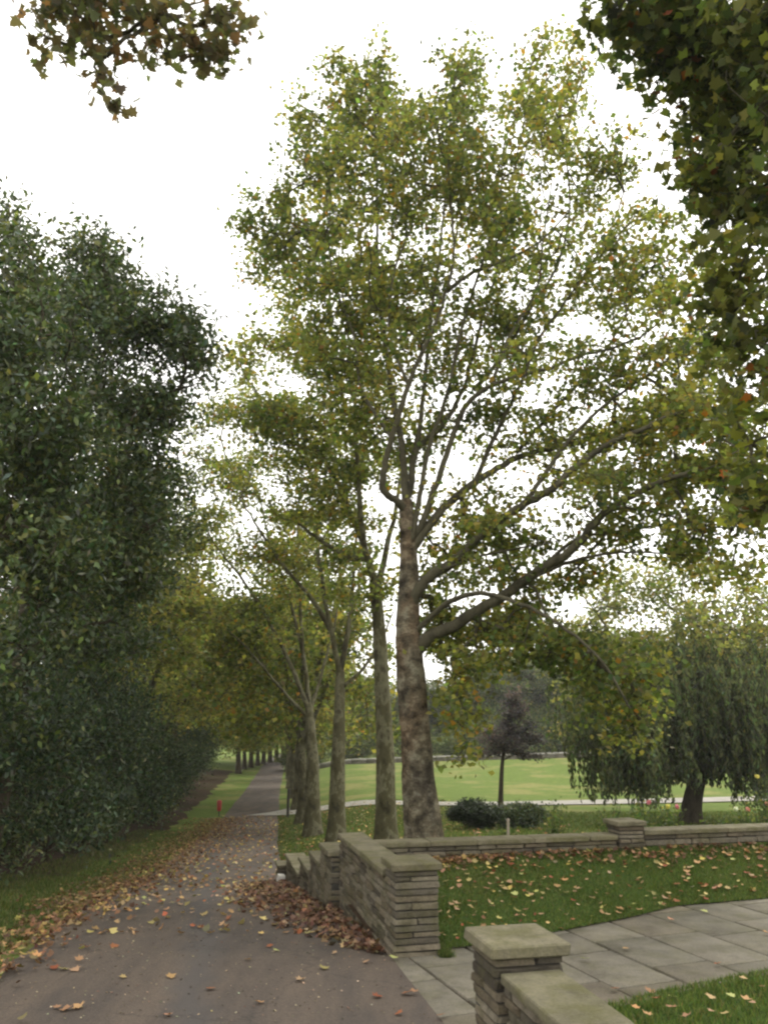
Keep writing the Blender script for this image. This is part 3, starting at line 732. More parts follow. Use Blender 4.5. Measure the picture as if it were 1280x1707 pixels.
# ---- the plane trees next in the row
def row_tree(label, D, base_px, tr, lb, blobs, n, seed, pal=PLANE, r0=.285, nl=46, ls=.15):
    r_ = np.random.default_rng(seed)
    b_ = gpt(base_px, D, -.05)
    limbs = [(np.vstack([b_, PX([(x, y, D) for x, y in tr])]), r0, .15)]
    for l in lb:
        n_ = len(l); dd = r_.uniform(-3, 3)
        limbs.append((PX([(x, y, D+dd*i/n_) for i, (x, y) in enumerate(l)]), .105 if n_ > 4 else .08, .022))
    at = blob_pts([b+(D, b[2]*mpx(b[1], D)*1.0) for b in blobs], int(n*2.0), r_)
    at = clump(at, .5, -.03, seed)
    return make_tree('plane_tree', label, limbs, at, pal, seed, M_leaf, ls, int(nl*.5), .24, KITE, M_bark, M_bark, 'plane trees along the avenue', twig=.007, step=.6, trunk_sides=18, trunk_wob=.06)
row_tree('smooth grey olive plane tree immediately left of the largest trunk', 21, 644, [(643,1330),(642,1250),(637,1150),(632,1050),(624,965)],
 [[(624,965),(600,890),(560,800),(520,740),(470,690),(420,650)],[(626,975),(606,900),(598,800),(592,700),(580,560),(560,420)],[(628,985),(645,910),(662,840),(668,760),(660,660)],
  [(612,930),(585,930),(540,905),(500,875),(460,860)],[(592,720),(560,620),(550,500),(550,420)]],
 [(450,600,90,80),(520,500,80,80),(430,690,80,60),(540,720,110,80),(590,600,80,100),(610,820,80,80),(500,850,80,60),(600,920,70,50),(590,460,60,70),(655,930,40,60),(600,980,60,50)], 520, 31)
row_tree('forked plane tree with flared base, third trunk left of the wall end', 26, 561, [(562,1330),(564,1250),(566,1180),(567,1120)],
 [[(567,1130),(552,1050),(535,960),(530,880),(545,780),(540,700)],[(568,1120),(582,1040),(590,950),(596,850),(605,740)],[(567,1150),(600,1120),(635,1070),(655,1020)],
  [(552,1050),(520,1000),(470,940),(430,880),(400,830)]],
 [(430,800,90,80),(520,880,90,80),(470,720,90,60),(560,780,90,70),(560,960,80,50),(440,930,70,60)], 400, 32)
row_tree('many-stemmed plane tree with dark spreading roots, limbs leaning over the path', 30, 522, [(521,1330),(521,1270),(518,1220),(515,1180)],
 [[(515,1185),(485,1110),(445,1030),(400,960),(360,910),(330,850)],[(516,1180),(505,1090),(480,990),(450,900),(430,820)],[(517,1190),(540,1110),(558,1040),(565,960)],
  [(516,1200),(470,1150),(420,1090),(380,1050)],[(505,1090),(500,1000),(495,910),(500,830)]],
 [(370,780,60,80),(400,890,80,80),(420,1000,80,60),(490,1060,60,30),(350,900,50,80),(350,740,50,80),(330,820,50,70),(390,660,50,60),(300,930,50,60),(500,930,70,80),(460,820,70,60)], 420, 33, r0=.31)
# ---- generic avenue plane, three forms, for the trees further off
def generic_plane(name, label, seed, loc, H=14., R=4.6, low=2.8, pal=PLANE_O, n=430, nl=42, ls=.26, r0=.3, group='plane trees along the avenue', bark=M_bark, th=4.2, mat=None, cat='tree', tm=KITE, spread=.6, twig=.011):
    r_ = np.random.default_rng(seed)
    tr = np.array([(0,0,-.1),(.05,0,1.5),(.1*r_.normal(),.1*r_.normal(),3),(.15*r_.normal(),.15*r_.normal(),th)])
    limbs = [(tr, r0, r0*.55)]
    for k in range(6):
        a = k*1.05+r_.random()*.6; rr = R*r_.uniform(.55,.85) if k else .5; hh = H*r_.uniform(.7,.92)
        z0 = th*r_.uniform(.75, 1.0); s = np.array([tr[-1][0]*z0/th, tr[-1][1]*z0/th, z0])
        e = np.array([math.cos(a)*rr, math.sin(a)*rr, hh])
        mid = s+(e-s)*.5+np.array([math.cos(a), math.sin(a), -.6])*r_.uniform(.1,.7)
        limbs.append((np.array([s, s+(mid-s)*.5+r_.normal(size=3)*.1, mid, mid+(e-mid)*.5+r_.normal(size=3)*.2, e]), r0*.38, .025))
    bl = [(0,0,H*.78,R*.75,R*.75,H*.22),(0,0,H*.52,R,R,H*.24)]
    for k in range(7):
        a = r_.random()*6.28; bl.append((math.cos(a)*R*.7, math.sin(a)*R*.7, r_.uniform(low+1.3, H*.75), R*.42, R*.42, R*.36))
    at = blob_pts(bl, int(n*1.9), r_, px=False); at = at[at[:,2] > low]; at = clump(at, .42, -.08, seed); nl = int(nl*.62); spread *= .72
    t = make_tree(name, label, limbs, at, pal, seed, mat or M_leaf, ls, nl, spread, tm, bark, bark, group, twig=twig, step=.9, trunk_sides=12, trunk_wob=.05, cat=cat, base=(0,0,0))
    t.location = loc; return t
def gl(px, D): g_ = gpt(px, D); return tuple(g_)
def glX(X, D): return (X, D, float(T(X, D)))
G1 = generic_plane('plane_tree', 'dark plane trunk fifth along the right side of the path', 41, gl(503, 37), pal=PLANE)
G2 = generic_plane('plane_tree', 'pale plane trunk sixth along the right side of the path', 42, gl(494, 46), pal=PLANE_O)
G3 = generic_plane('plane_tree', 'tall plane tree behind the dark hedge on the left', 43, glX(-11, 36), H=15, pal=PLANE_O, low=3.2)
def clone(src, label, loc, rz, s=1, group=None):
    c = copy_tree(src); c.location = loc; c.rotation_euler = (0,0,rz); c.scale = (s,s,s); c['label'] = label
    if group: c['group'] = group
    return c
rr = random.Random(3); GG = [G1, G2, G3]
ords = ['seventh','eighth','ninth','tenth']
for k, (px_, D) in enumerate([(487,55),(482,65),(479,77),(477,90)]):
    clone(GG[k%3], f'plane tree {ords[k]} along the right side of the path', gl(px_, D), rr.random()*6, rr.uniform(.9,1.1))
for k, (X, D, w_) in enumerate([(-12.3,45,'first'),(-13.8,54,'second'),(-15.2,64,'third'),(-17.2,75,'fourth'),(-19.5,87,'fifth')]):
    clone(GG[(k+1)%3], f'olive brown plane tree, {w_} beyond the hedge on the left of the path', glX(X, D), rr.random()*6, rr.uniform(.9,1.1))
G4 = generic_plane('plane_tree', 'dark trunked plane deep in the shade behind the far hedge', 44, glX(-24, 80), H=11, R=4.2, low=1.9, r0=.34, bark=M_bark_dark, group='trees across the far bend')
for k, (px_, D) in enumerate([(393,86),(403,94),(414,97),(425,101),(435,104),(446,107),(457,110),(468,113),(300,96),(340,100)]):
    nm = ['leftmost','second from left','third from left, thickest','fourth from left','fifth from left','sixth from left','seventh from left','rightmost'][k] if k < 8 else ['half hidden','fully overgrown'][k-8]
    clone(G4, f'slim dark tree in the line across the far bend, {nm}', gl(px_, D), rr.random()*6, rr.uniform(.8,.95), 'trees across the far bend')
generic_plane('plane_tree', 'olive plane tree with pale trunk rising out of the left thicket', 45, glX(-9.8, 27), H=15, R=4.3, low=4.6, pal=PLANE_O, ls=.19, n=620, nl=46, spread=.45, th=6)
# background park trees
B1 = generic_plane('park_tree', 'green round tree beyond the boundary wall behind the purple tree', 51, glX(13, 96), H=12, R=6, low=1.0, pal=BGT, n=900, ls=.34, group='trees beyond the park lawn', spread=.7)
B2 = generic_plane('park_tree', 'broad green tree beyond the boundary wall, left of the willow', 52, glX(24, 92), H=13.5, R=7, low=1.0, pal=BGT, n=1000, ls=.34, group='trees beyond the park lawn', spread=.7)
for k, (X, D, s, l) in enumerate([(34,98,.95,'behind the willow trunk'),(44,94,1.05,'at the right edge behind the willow'),(4,104,.8,'behind the largest plane trunk'),(-3,108,.75,'seen between the plane trunks'),(54,104,1.1,'far right behind the roses'),(-9,112,.7,'seen left of the forked plane'),(19,112,1.1,'highest between purple tree and willow')]):
    clone((B1, B2)[k%2], f'green tree beyond the boundary wall, {l}', glX(X, D), rr.random()*6, s)
# far woodland closing the horizon
rw = np.random.default_rng(61)
n = 30000; ang = rw.uniform(-1.25, 1.25, n); rad = rw.uniform(180, 215, n)
cen = np.stack([np.sin(ang)*rad, np.cos(ang)*rad, np.zeros(n)], 1)
hh = 9+3*np.array([noise.noise(Vector((a*14, 0, 0))) for a in ang])
cen[:,2] = -2.6+hh*rw.random(n)**.6
V, Fc, k = leaf_verts(cen, rw.uniform(.9,1.8,n), KITE, rw.normal(size=(n,3)), rw)
tag(obj('woodland', mesh_np('woodland', V, Fc, M_leaf, np.repeat(palette(rw, n, **BGT)*.9, k, 0))), 'hazy green woodland closing the horizon behind the park', 'woodland', kind='stuff')
# tree behind the willow
generic_plane('broad_tree', 'olive brown leafy tree rising behind the weeping willow', 55, gl(1156, 35), H=11.2, R=5.6, low=2.6, pal=PLANE_O, n=800, ls=.2, group='', r0=.2, spread=.5)
# ---- weeping willow
def willow():
    r_ = np.random.default_rng(71); base = gpt(1152, 30, -.05)
    root = empty('willow_tree', tuple(base), 0, 'weeping willow with dark leaning trunk and hanging curtains of leaves', 'tree')
    T0 = np.vstack([base, PX([(1153,1345,30),(1160,1310,30),(1172,1280,30)])]); m = MB()
    P = smooth_poly(T0, 8); m.tube(P, .42-.16*np.linspace(0,1,len(P))**.7+.15*np.exp(-np.linspace(0,1,len(P))*9), 14); m.build('trunk', M_bark_dark, root, True, base)
    tips = []
    for l in ([(1172,1282,30),(1150,1230,30),(1110,1180,29.5),(1060,1160,29),(1000,1180,28.6)],[(1170,1285,30),(1190,1210,30.2),(1220,1150,30.5),(1260,1120,31)],[(1172,1280,30),(1210,1250,29.6),(1270,1230,29.2),(1330,1220,29)],
              [(1172,1280,30),(1165,1190,30.6),(1150,1130,31),(1130,1110,31.2)],[(1165,1290,30),(1120,1250,28.8),(1080,1220,27.8),(1030,1210,27.2)],[(1172,1280,30),(1200,1200,28.6),(1230,1160,27.8),(1280,1150,27.4)]):
        m = MB(); P = smooth_poly(PX(l), 6); m.tube(P, np.linspace(.15,.03,len(P)), 8); m.build('limb', M_bark_dark, root, True, base); tips.append(P)
    tips = np.concatenate([t[6:] for t in tips])
    st = MB(); cen = []; nr = []
    for k in range(1350):
        a = tips[r_.integers(len(tips))]+r_.normal(size=3)*np.array([.85,.9,.55]); a[2] += .35
        px_ = 640+F*a[0]/a[1]*1.0
        L = r_.uniform(1.4, 3.4)
        zmin = base[2]+r_.uniform(.75, 1.5)+(.65 if 1075 < px_ < 1205 else 0); L = max(.6, min(L, a[2]-zmin))
        out = np.array([r_.normal(), r_.normal(), 0])*.18
        t = np.linspace(0,1,7)[:,None]; P = a+out*np.sqrt(t)*2-np.array([0,0,1])*L*t**1.2+r_.normal(size=(7,3))*.02
        st.tube(P, np.linspace(.012,.004,7), 3)
        n = int(L*26); tt = r_.random(n); Q = np.stack([np.interp(tt, t[:,0], P[:,i]) for i in range(3)], 1)+r_.normal(size=(n,3))*.05
        cen.append(Q)
    st.build('branches', M_bark_dark, root, False, base)['kind'] = 'stuff'
    cen = np.concatenate(cen); n = len(cen)
    nrm = r_.normal(size=(n,3))*np.array([1,1,.3])
    V, Fc, k = leaf_verts(cen, r_.uniform(.14,.26,n), KITE_N, nrm, r_, np.array([0,0,-2.5]))
    o = obj('crown', mesh_np('crown', V-base, Fc, M_leaf, np.repeat(palette(r_, n, **WIL), k, 0)), root); o['kind'] = 'stuff'
willow()
# ---- purple tree on the lawn
r_ = np.random.default_rng(81); b_ = gpt(835, 38.5)
limbs = [(np.vstack([b_-[0,0,.05], PX([(836,1290,38.5),(838,1265,38.5),(842,1230,38.5),(850,1195,38.5)])]), .12, .05)]
for l in ([(838,1268),(860,1258),(885,1258)],[(840,1245),(820,1232),(805,1222)],[(843,1225),(865,1205),(880,1180)],[(850,1195),(852,1178),(850,1160)],[(838,1262),(822,1258),(812,1262)]):
    limbs.append((PX([(x, y, 38.5+i*.3) for i, (x, y) in enumerate(l)]), .04, .012))
at = blob_pts([(858,1165,14,24,38.5,.6),(855,1192,26,24,38.5,.9),(832,1228,36,18,38.5,1.2),(878,1225,34,20,38.5,1.1),(885,1258,26,7,38.5,.7),(815,1256,22,7,38.5,.6),(850,1245,46,12,38.5,1.3)], 300, r_); at = clump(at, 1.6, -.1, 8)
make_tree('purple_tree', 'small purple leaved tree standing alone on the far lawn', limbs, at, PURP, 82, M_leaf, .13, 30, .16, KITE, M_bark_dark, twig=.008, step=.3, trunk_sides=8)
# ---- left side: dark evergreens and thicket
def px_tree(name, label, base, trunk_top, lb, blobs, n, seed, pal, leafm, ls, nl, spread, tm, bark, group=None, r0=.25, gaps=None, clump_=None, low_thin=1, **kw):
    r_ = np.random.default_rng(seed); base = np.array(base, float); tt = np.array(trunk_top, float)
    limbs = [(np.array([base-[0,0,.05], base+(tt-base)*.35+[.1,0,0], base+(tt-base)*.7-[.08,0,0], tt]), r0, r0*.4)]
    for l in lb: limbs.append((np.array(l, float), r0*.38, .02))
    at = blob_pts(blobs, n, r_)
    if clump_: at = clump(at, clump_[0], clump_[1], seed)
    if low_thin < 1: at = at[(at[:,2] > 6.6) | (r_.random(len(at)) < low_thin)]
    if gaps: at = gapfilter(at, gaps)
    return make_tree(name, label, limbs, at, pal, seed, leafm, ls, nl, spread, tm, bark, group=group, **kw)
base = glX(-6.6, 11.2)
px_tree('evergreen_oak', 'nearest dark evergreen tree filling the left edge of the photo', base, (-6.2,11,6.5),
 [[(-6.3,11,4),(-5.6,10.6,5.5),(-5.0,10.3,7.5)],[(-6.4,11,3),(-5.6,10.5,4),(-5.0,10,4.6)],[(-6.2,11,6),(-6.2,11.4,8),(-5.9,11.2,9.6)],[(-6.5,11,2.5),(-7.5,11.5,4),(-8,12,6)]],
 [(0,350,45,45,10.8,1),(10,400,60,70,10.8,1.3),(60,480,80,80,10.8,1.6),(30,620,110,110,10.6,1.8),(90,720,90,90,10.5,1.6),(30,830,110,110,10.4,1.8),(80,950,100,90,10.5,1.6),(20,1060,90,90,10.6,1.6),(-60,700,90,260,11,2),(-40,1200,90,110,11,1.5)],
 1500, 91, EVER, M_ever, .125, 40, 0.208, KITE_E, M_bark_dark, 'dark evergreen trees on the left', twig=.006, tipdown=1.0, clump_=(.8, -.02))
base = glX(-7.0, 14.5)
px_tree('evergreen_oak', 'dark evergreen tree leaning out over the path from the left', base, (-6.2,14.3,7),
 [[(-6.4,14.3,5),(-5.2,14,6.5),(-4.2,13.6,8)],[(-6.6,14.3,4),(-5.2,13.8,4.8),(-4,13.6,5.6)],[(-6.2,14.3,7),(-5.6,14.2,9),(-5.2,14.1,10.4)],[(-6.6,14.4,3),(-5.6,14,3.6),(-4.8,13.8,3.8)],[(-6.2,14.3,6),(-7.2,14.6,8),(-7.6,15,10)]],
 [(160,440,65,55,14.2,1.4),(130,520,90,80,14.2,1.8),(240,540,75,65,14,1.5),(310,590,40,65,13.6,1.1),(290,520,55,40,13.8,1),(180,650,120,90,14,2),(200,780,100,90,13.8,1.8),(150,900,110,90,13.8,1.8),(120,1030,100,90,14,1.6),(210,960,60,60,13.8,1.2),(270,680,60,60,13.8,1.2)],
 1575, 92, EVER, M_ever, .14, 38, 0.240, KITE_E, M_bark_dark, 'dark evergreen trees on the left', twig=.007, tipdown=1.0, clump_=(.8, -.02))
base = glX(-9.2, 20)
px_tree('evergreen_oak', 'dark evergreen behind the leaning one, seen over the thicket', base, (-8.8,20,7),
 [[(-8.9,20,5),(-7.6,19.6,7),(-6.8,19.4,9)],[(-8.9,20,4),(-7.4,19.6,5),(-6.4,19.4,6)],[(-8.8,20,7),(-8.6,20.2,9),(-8.2,20.2,11)]],
 [(250,850,70,80,19.6,1.6),(180,900,90,90,19.8,2),(230,980,60,60,19.4,1.5),(120,1060,110,80,20,2),(60,900,110,160,20.5,2),(200,1080,70,50,19.4,1.4),(290,830,40,50,19.6,1)],
 930, 93, EVER, M_ever, .15, 46, 0.288, KITE_E, M_bark_dark, 'dark evergreen trees on the left', twig=.008, tipdown=.9, clump_=(.6, -.06))
# thicket of holly-like bushes
def bush(name, label, loc, R, H, seed, pal=EVER2, leafm=M_ever, ls=.12, n=330, nl=42, spread=.26, group='thicket bushes on the left', tm=KITE_E, stems=5, cat='bush', bark=M_bark_dark, r0=.07, flat_=1.):
    r_ = np.random.default_rng(seed)
    limbs = [(np.array([(0,0,-.05),(.05,0,H*.2),(.02,.04,H*.4),(0,0,H*.62)]), r0, r0*.4)]
    for k in range(stems):
        a = k*6.28/stems+r_.random()
        limbs.append((np.array([(math.cos(a)*.08, math.sin(a)*.08, H*.06), (math.cos(a)*R*.25, math.sin(a)*R*.25, H*.25), (math.cos(a)*R*.5, math.sin(a)*R*.5, H*.55)]), r0*.6, .012))
    bl = [(0,0,H*.5,R*.85,R*.85*flat_,H*.48)]
    for k in range(6):
        a = r_.random()*6.28; bl.append((math.cos(a)*R*.55, math.sin(a)*R*.55*flat_, H*r_.uniform(.2,.75), R*.45, R*.45*flat_, H*.24))
    at = blob_pts(bl, int(n*1.25), r_, px=False); at = at[at[:,2] > H*(.08+.16*np.array([noise.noise(Vector((a[0],a[1],seed))) for a in at]))]
    if H > 2: at = clump(at, .8, -.12, seed); at[:,2] *= 1+.3*np.array([noise.noise(Vector((a[0]*.9,a[1]*.9,seed+5))) for a in at])
    t = make_tree(name, label, limbs, at, pal, seed, leafm, ls, nl, spread, tm, bark, group=group, twig=.006, step=.35, trunk_sides=8, cat=cat, base=(0,0,0))
    t.location = loc; return t
H1 = bush('holly_bush', 'tallest holly bush in the thicket, under the leaning evergreen', glX(-7.3, 14.6), 1.9, 4.2, 101)
H2 = bush('holly_bush', 'broad holly bush in the middle of the left thicket', glX(-8.4, 21), 2.3, 5.0, 102, ls=.15, spread=.33)
for k, (src, X, D, s, l) in enumerate([(H1,-6.6,10.6,.85,'low at the left edge of the photo'),(H2,-7.7,17.6,.85,'between the two tallest'),(H1,-9.0,24.5,1.15,'with grey green tips, right of the middle'),(H2,-9.6,29,1.0,'beside the leaf covered verge'),
      (H1,-10.2,33.5,1.15,'second from the far end'),(H2,-10.9,38,.95,'at the far end near the red bin'),(H1,-9.0,13,1.1,'deep behind the nearest evergreen'),(H2,-10.8,18,1.2,'deep behind the middle'),(H2,-12,26,1.2,'deep behind the far end'),(H1,-13,33,1.6,'tall at the back'),(H1,-11.9,43.5,1.05,'just past the red bin'),(H2,-12.8,50,.95,'second past the red bin'),(H1,-14.0,57,1.2,'third past the red bin'),(H2,-15.2,65,1.0,'fourth past the red bin'),(H1,-16.8,74,1.3,'fifth past the red bin'),(H2,-16.5,47,1.3,'tall, behind those past the bin')]):
    c_ = clone(src, f'dark holly bush in the left thicket, {l}', glX(X, D), rr.random()*6, s); c_.scale = (s*rr.uniform(.85,1.1), s*rr.uniform(.85,1.1), s*rr.uniform(.72,1.3))
H3 = bush('laurel_shrub', 'lighter green loose shrub at the front of the left thicket, nearest the camera', glX(-5.5, 9.7), .95, 1.9, 150, dict(base=(.10,.135,.06), alt=[(.17,.20,.09),(.06,.08,.04)], altp=[.2,.25]), M_ever, .11, 110, 26, .16, 'lighter shrubs along the front of the thicket', tmpl_kite(.2,.06))
for k, (X, D, s, l) in enumerate([(-6.9,13.2,.8,'low, under the nearest evergreen'),(-7.5,16.2,1.1,'against the tallest holly'),(-8.6,23.5,1.2,'leaning over the verge in the middle'),(-9.1,27.5,.9,'small, right of the middle'),(-9.9,35.5,1.4,'tall and narrow near the far end')]):
    clone(H3, f'lighter shrub before the left thicket, {l}', glX(X, D), rr.random()*6, s)
K1 = bush('shrub', 'wide green shrub behind the boundary wall, directly behind the purple tree', glX(18, 88), 3.6, 4.6, 140, BGT, M_leaf, .32, 260, 30, .5, 'shrubs behind the far boundary wall', r0=.1)
for k, (X, D, s, l) in enumerate([(-9,92,.8,'behind the third trunk'),(-3,90,.9,'left of the largest trunk'),(3,89,1.0,'right behind the largest trunk'),(8,88,.8,'lowest, left of the purple tree'),(13,88,1.15,'rounded, beside the purple tree'),
     (23,87,1.0,'left of the willow curtain'),(28,87,1.2,'behind the willow curtain'),(34,88,1.0,'left of the willow trunk'),(40,88,1.2,'right of the willow trunk'),(47,90,1.3,'at the right edge')]):
    clone(K1, f'wide green shrub behind the boundary wall, {l}', glX(X, D), rr.random()*6, s)
# ---- near trees whose branches hang into the top corners
def near_tree(label, base, tt, lb, blobs, n, seed, pal, nl, spread, ls, big, gaps=None, clump_=None, low_thin=1):
    return px_tree('plane_tree', label, base, tt, lb, blobs, n, seed, pal, M_leaf, ls, nl, spread, SML, M_bark, None, r0=.3, gaps=gaps, clump_=clump_, low_thin=low_thin, twig=.0045, big=big, trunk_sides=16, step=.3, limbbark=M_limb)
c1 = W3(230, 10, 5.2)
near_tree('overhanging plane branch with brown lobed leaves in the top left corner', glX(-5.6, 2.5), (-5.4, 3, 6.2),
 [[(-5.45,2.9,5.4),(-4.6,3.6,7.4),(-3.2,4.6,8.6),tuple(c1+[-.3,.1,.7]),tuple(W3(300,-10,5.4)+[0,0,.25])],[(-5.4,3,6.2),(-5.8,1.5,8),(-5.5,.5,9)]],
 [(110,20,70,45,5.2,.4),(230,25,95,55,5.2,.5),(370,40,45,45,5.3,.3),(330,85,55,22,5.3,.3),(160,95,30,40,5.2,.25),(205,170,30,14,5.2,.15),(75,70,30,22,5.2,.2),(150,140,18,25,5.2,.15)],
 190, 111, dict(base=(.12,.10,.055), alt=[(.17,.10,.05),(.12,.13,.06)], altp=[.15,.4]), 6, .09, .095, 280)
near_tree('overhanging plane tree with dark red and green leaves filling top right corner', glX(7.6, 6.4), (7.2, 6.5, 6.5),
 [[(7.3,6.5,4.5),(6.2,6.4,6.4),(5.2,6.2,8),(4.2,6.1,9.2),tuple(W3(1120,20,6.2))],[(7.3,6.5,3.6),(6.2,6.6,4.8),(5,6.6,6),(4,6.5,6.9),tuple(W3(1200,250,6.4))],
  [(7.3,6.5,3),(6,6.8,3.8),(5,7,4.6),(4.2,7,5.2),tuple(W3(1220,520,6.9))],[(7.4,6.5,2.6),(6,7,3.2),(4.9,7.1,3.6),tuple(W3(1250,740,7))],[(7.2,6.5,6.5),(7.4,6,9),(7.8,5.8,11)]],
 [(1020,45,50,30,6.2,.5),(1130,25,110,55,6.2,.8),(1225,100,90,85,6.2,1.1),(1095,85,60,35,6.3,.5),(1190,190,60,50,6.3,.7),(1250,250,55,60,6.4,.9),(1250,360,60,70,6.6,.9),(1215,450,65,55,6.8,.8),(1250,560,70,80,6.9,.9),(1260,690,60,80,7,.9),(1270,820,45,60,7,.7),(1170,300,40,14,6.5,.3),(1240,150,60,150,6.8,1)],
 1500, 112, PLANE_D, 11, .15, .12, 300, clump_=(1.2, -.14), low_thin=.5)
# ---- garden and lawn plants
# clipped yew hedge lumps
r_ = np.random.default_rng(121)
Y1 = bush('yew_bush', 'low dark green yew bush, left of the pair on the lawn', gl(795, 27), 1.0, .95, 121, YEW, M_ever, .09, 300, 40, .09, 'low dark bushes behind the wall', stems=4, r0=.03, flat_=.6)
Y2 = bush('yew_bush', 'low green bush right of the darker yew', gl(868, 27.5), .95, .8, 122, EVER, M_ever, .09, 260, 36, .10, 'low dark bushes behind the wall', stems=4, r0=.03, flat_=.6)
# roses and weedy stems just behind the wall
def rose(label, loc, H, R, seed, flowers, n=26, name='rose_bush'):
    r_ = np.random.default_rng(seed); root = empty(name, loc, 0, label, 'rose bush' if flowers else 'plant', 'garden plants behind the low wall')
    st = MB(); cen = []; ends = []
    for k in range(n):
        a = r_.random()*6.28; e = np.array([math.cos(a)*R*r_.random(), math.sin(a)*R*r_.random(), H*r_.uniform(.6,1)])
        t = np.linspace(0,1,6)[:,None]; P = e*t+np.array([0,0,.12])*np.sin(t*3.1)*H+r_.normal(size=(6,3))*.012; P[0] = (r_.normal()*.05, r_.normal()*.05, -.02)
        st.tube(P, np.linspace(.006,.0025,6), 4); ends.append(P[-1])
        m_ = 26; tt = r_.uniform(.3,1,m_); cen.append(np.stack([np.interp(tt, t[:,0], P[:,i]) for i in range(3)], 1)+r_.normal(size=(m_,3))*.05)
    st.build('stems', M_stem, root)['kind'] = 'stuff'
    cen = np.concatenate(cen); m_ = len(cen)
    V, Fc, k = leaf_verts(cen, r_.uniform(.035,.07,m_), KITE, r_.normal(size=(m_,3))+[0,0,.6], r_)
    obj('foliage', mesh_np('foliage', V, Fc, M_leaf, np.repeat(palette(r_, m_, (.075,.11,.035), [(.15,.16,.05)], [.25]), k, 0)), root)['kind'] = 'stuff'
    for col_, (dx, dz) in flowers:
        m_ = 34; d = r_.normal(size=(m_,3)); d /= np.linalg.norm(d, axis=1)[:,None]
        V, Fc, k = leaf_verts(d*.035*r_.random((m_,1)), .055, tmpl_kite(.5,.15), d, r_)
        o = obj('rose_flower', mesh_np('rose_flower', V, Fc, M_petal, np.repeat(palette(r_, m_, col_, [], [], .1, .04), k, 0)), root)
        o.location = (dx, 0, dz)
PINK, YEL, WHT, COR = (.75,.28,.36), (.75,.68,.22), (.7,.75,.6), (.7,.3,.25)
def onwall(px_, v): # ground just behind the wall at photo column px_
    D = 12.6+ (px_-800)*.0016+v; return gl(px_, D)
def rz(py, px_, v):
    D = onwall(px_, v)[1]; return W3(px_, py, D)[2]-float(onwall(px_, v)[2])
for k, (lab, px_, v, top, R, fl) in enumerate([
  ('rose bush with one large pink flower under the willow curtain', 1085, 1.2, 1325, .38, [(PINK, (0,1338))]),
  ('rose bush with a yellow and a pink bloom left of the willow trunk', 1118, 1.3, 1338, .38, [(YEL, (-.02,1345)), (PINK, (.14,1345))]),
  ('rose bush with a coral bloom near the right edge', 1250, 1.6, 1335, .42, [(COR, (.0,1350)), (WHT, (-.22,1349))]),
  ('rose bush with a pale yellow bloom at the right edge', 1272, 2.0, 1290, .35, [(YEL, (0,1295)), (COR, (.12,1340))]),
  ('leafy rose bush without flowers right of the small pier', 1060, .9, 1352, .3, []),
  ('thin weedy plant with curved stems left of the small pier', 925, .9, 1330, .25, []),
  ('low weedy plant growing above the wall coping', 845, 1.4, 1362, .35, []),
  ('sparse green plant between pier and willow trunk', 1018, 1.3, 1338, .3, []),
  ('leafy rose bush right of the willow trunk', 1190, 1.6, 1356, .35, [])]):
    l = onwall(px_, v); H = rz(top, px_, v)
    rose(lab, l, max(.3, H), R, 200+k, [(c, (dx, rz(py_, px_, v))) for c, (dx, py_) in fl], 22 if fl else 14, 'rose_bush' if fl or 'rose' in lab else 'garden_plant')
# ---- small things
def post(name, label, cat, loc, r, h, mat):
    root = empty(name, loc, 0, label, cat)
    m = MB(); m.tube([(0,0,-.1),(0,0,h*.5),(.01,0,h)], [r*1.05, r, r*.95], 10); m.build('post', mat, root, True)
    m = MB(); m.tube([(.01,0,h-.001),(.01,0,h+.012),(.01,0,h+.03)], [r*1.25, r*1.25, r*.4], 10); m.build('post_cap', mat, root, True)
    return root
post('marker_post', 'thin dark wooden post on the verge at the path junction', 'post', gl(479, 41.5), .07, 1.35, M_post)
s_ = post('garden_stake', 'short pale wooden stake standing behind the low wall', 'stake', onwall(846, .5), .024, rz(1368, 846, .5), M_wood)
root = empty('litter_bin', gl(364, 42.5), 0, 'small red litter bin on a post left of the path', 'bin')
m = MB(); m.tube([(0,0,-.05),(0,0,.35),(0,0,.7)], [.03,.03,.03], 8); m.build('post', M_black, root)
m = MB(); m.tube([(0,-.05,.28),(0,-.05,.32),(0,-.05,.7),(0,-.05,.72)], [.09,.11,.125,.12], 12); m.build('bin_body', M_red, root)
m = MB(); m.tube([(0,-.05,.72),(0,-.05,.75),(0,-.05,.80),(0,-.05,.81)], [.13,.13,.09,.001], 12); m.build('lid', M_red, root)
x_, y_ = xy(-.22, 8.05)
root = obj('stone_block', stone_variants(1, flat('pale_stone', (.6,.58,.52), .8), name='stone_block')[0], None, (x_, y_, float(zp(y_))+.08), (.1,.12,.4), (.13,.12,.19))
tag(root, 'pale stone block leaning against the foot of the stepped wall', 'stone')
# ------------------------------------------------------------------ grass blades
def blades(name, P, h, rng, cols, wid=.006, lean=.45, label=None, kind='stuff', cat='grass', curl=True):
    n = len(P); a = rng.random(n)*6.28; w = wid*rng.uniform(.7,1.4,n); hh = h*rng.uniform(.5,1.3,n)
    dx, dy = np.cos(a)*w, np.sin(a)*w; lx, ly = rng.normal(size=n)*lean*hh, rng.normal(size=n)*lean*hh
    V = np.empty((n,3,3)); V[:,0] = P-np.stack([dx,dy,np.zeros(n)],1); V[:,1] = P+np.stack([dx,dy,np.zeros(n)],1); V[:,2] = P+np.stack([lx,ly,hh],1)
    c = palette(rng, n, **cols)
    o = obj(name, mesh_np(name, V.reshape(-1,3), np.arange(n*3).reshape(-1,3), M_grassblade, np.repeat(c, 3, 0)))
    return tag(o, label, cat, kind=kind)
GR = dict(base=(.088,.132,.030), alt=[(.12,.165,.035),(.17,.16,.06),(.05,.085,.02)], altp=[.25,.1,.2])
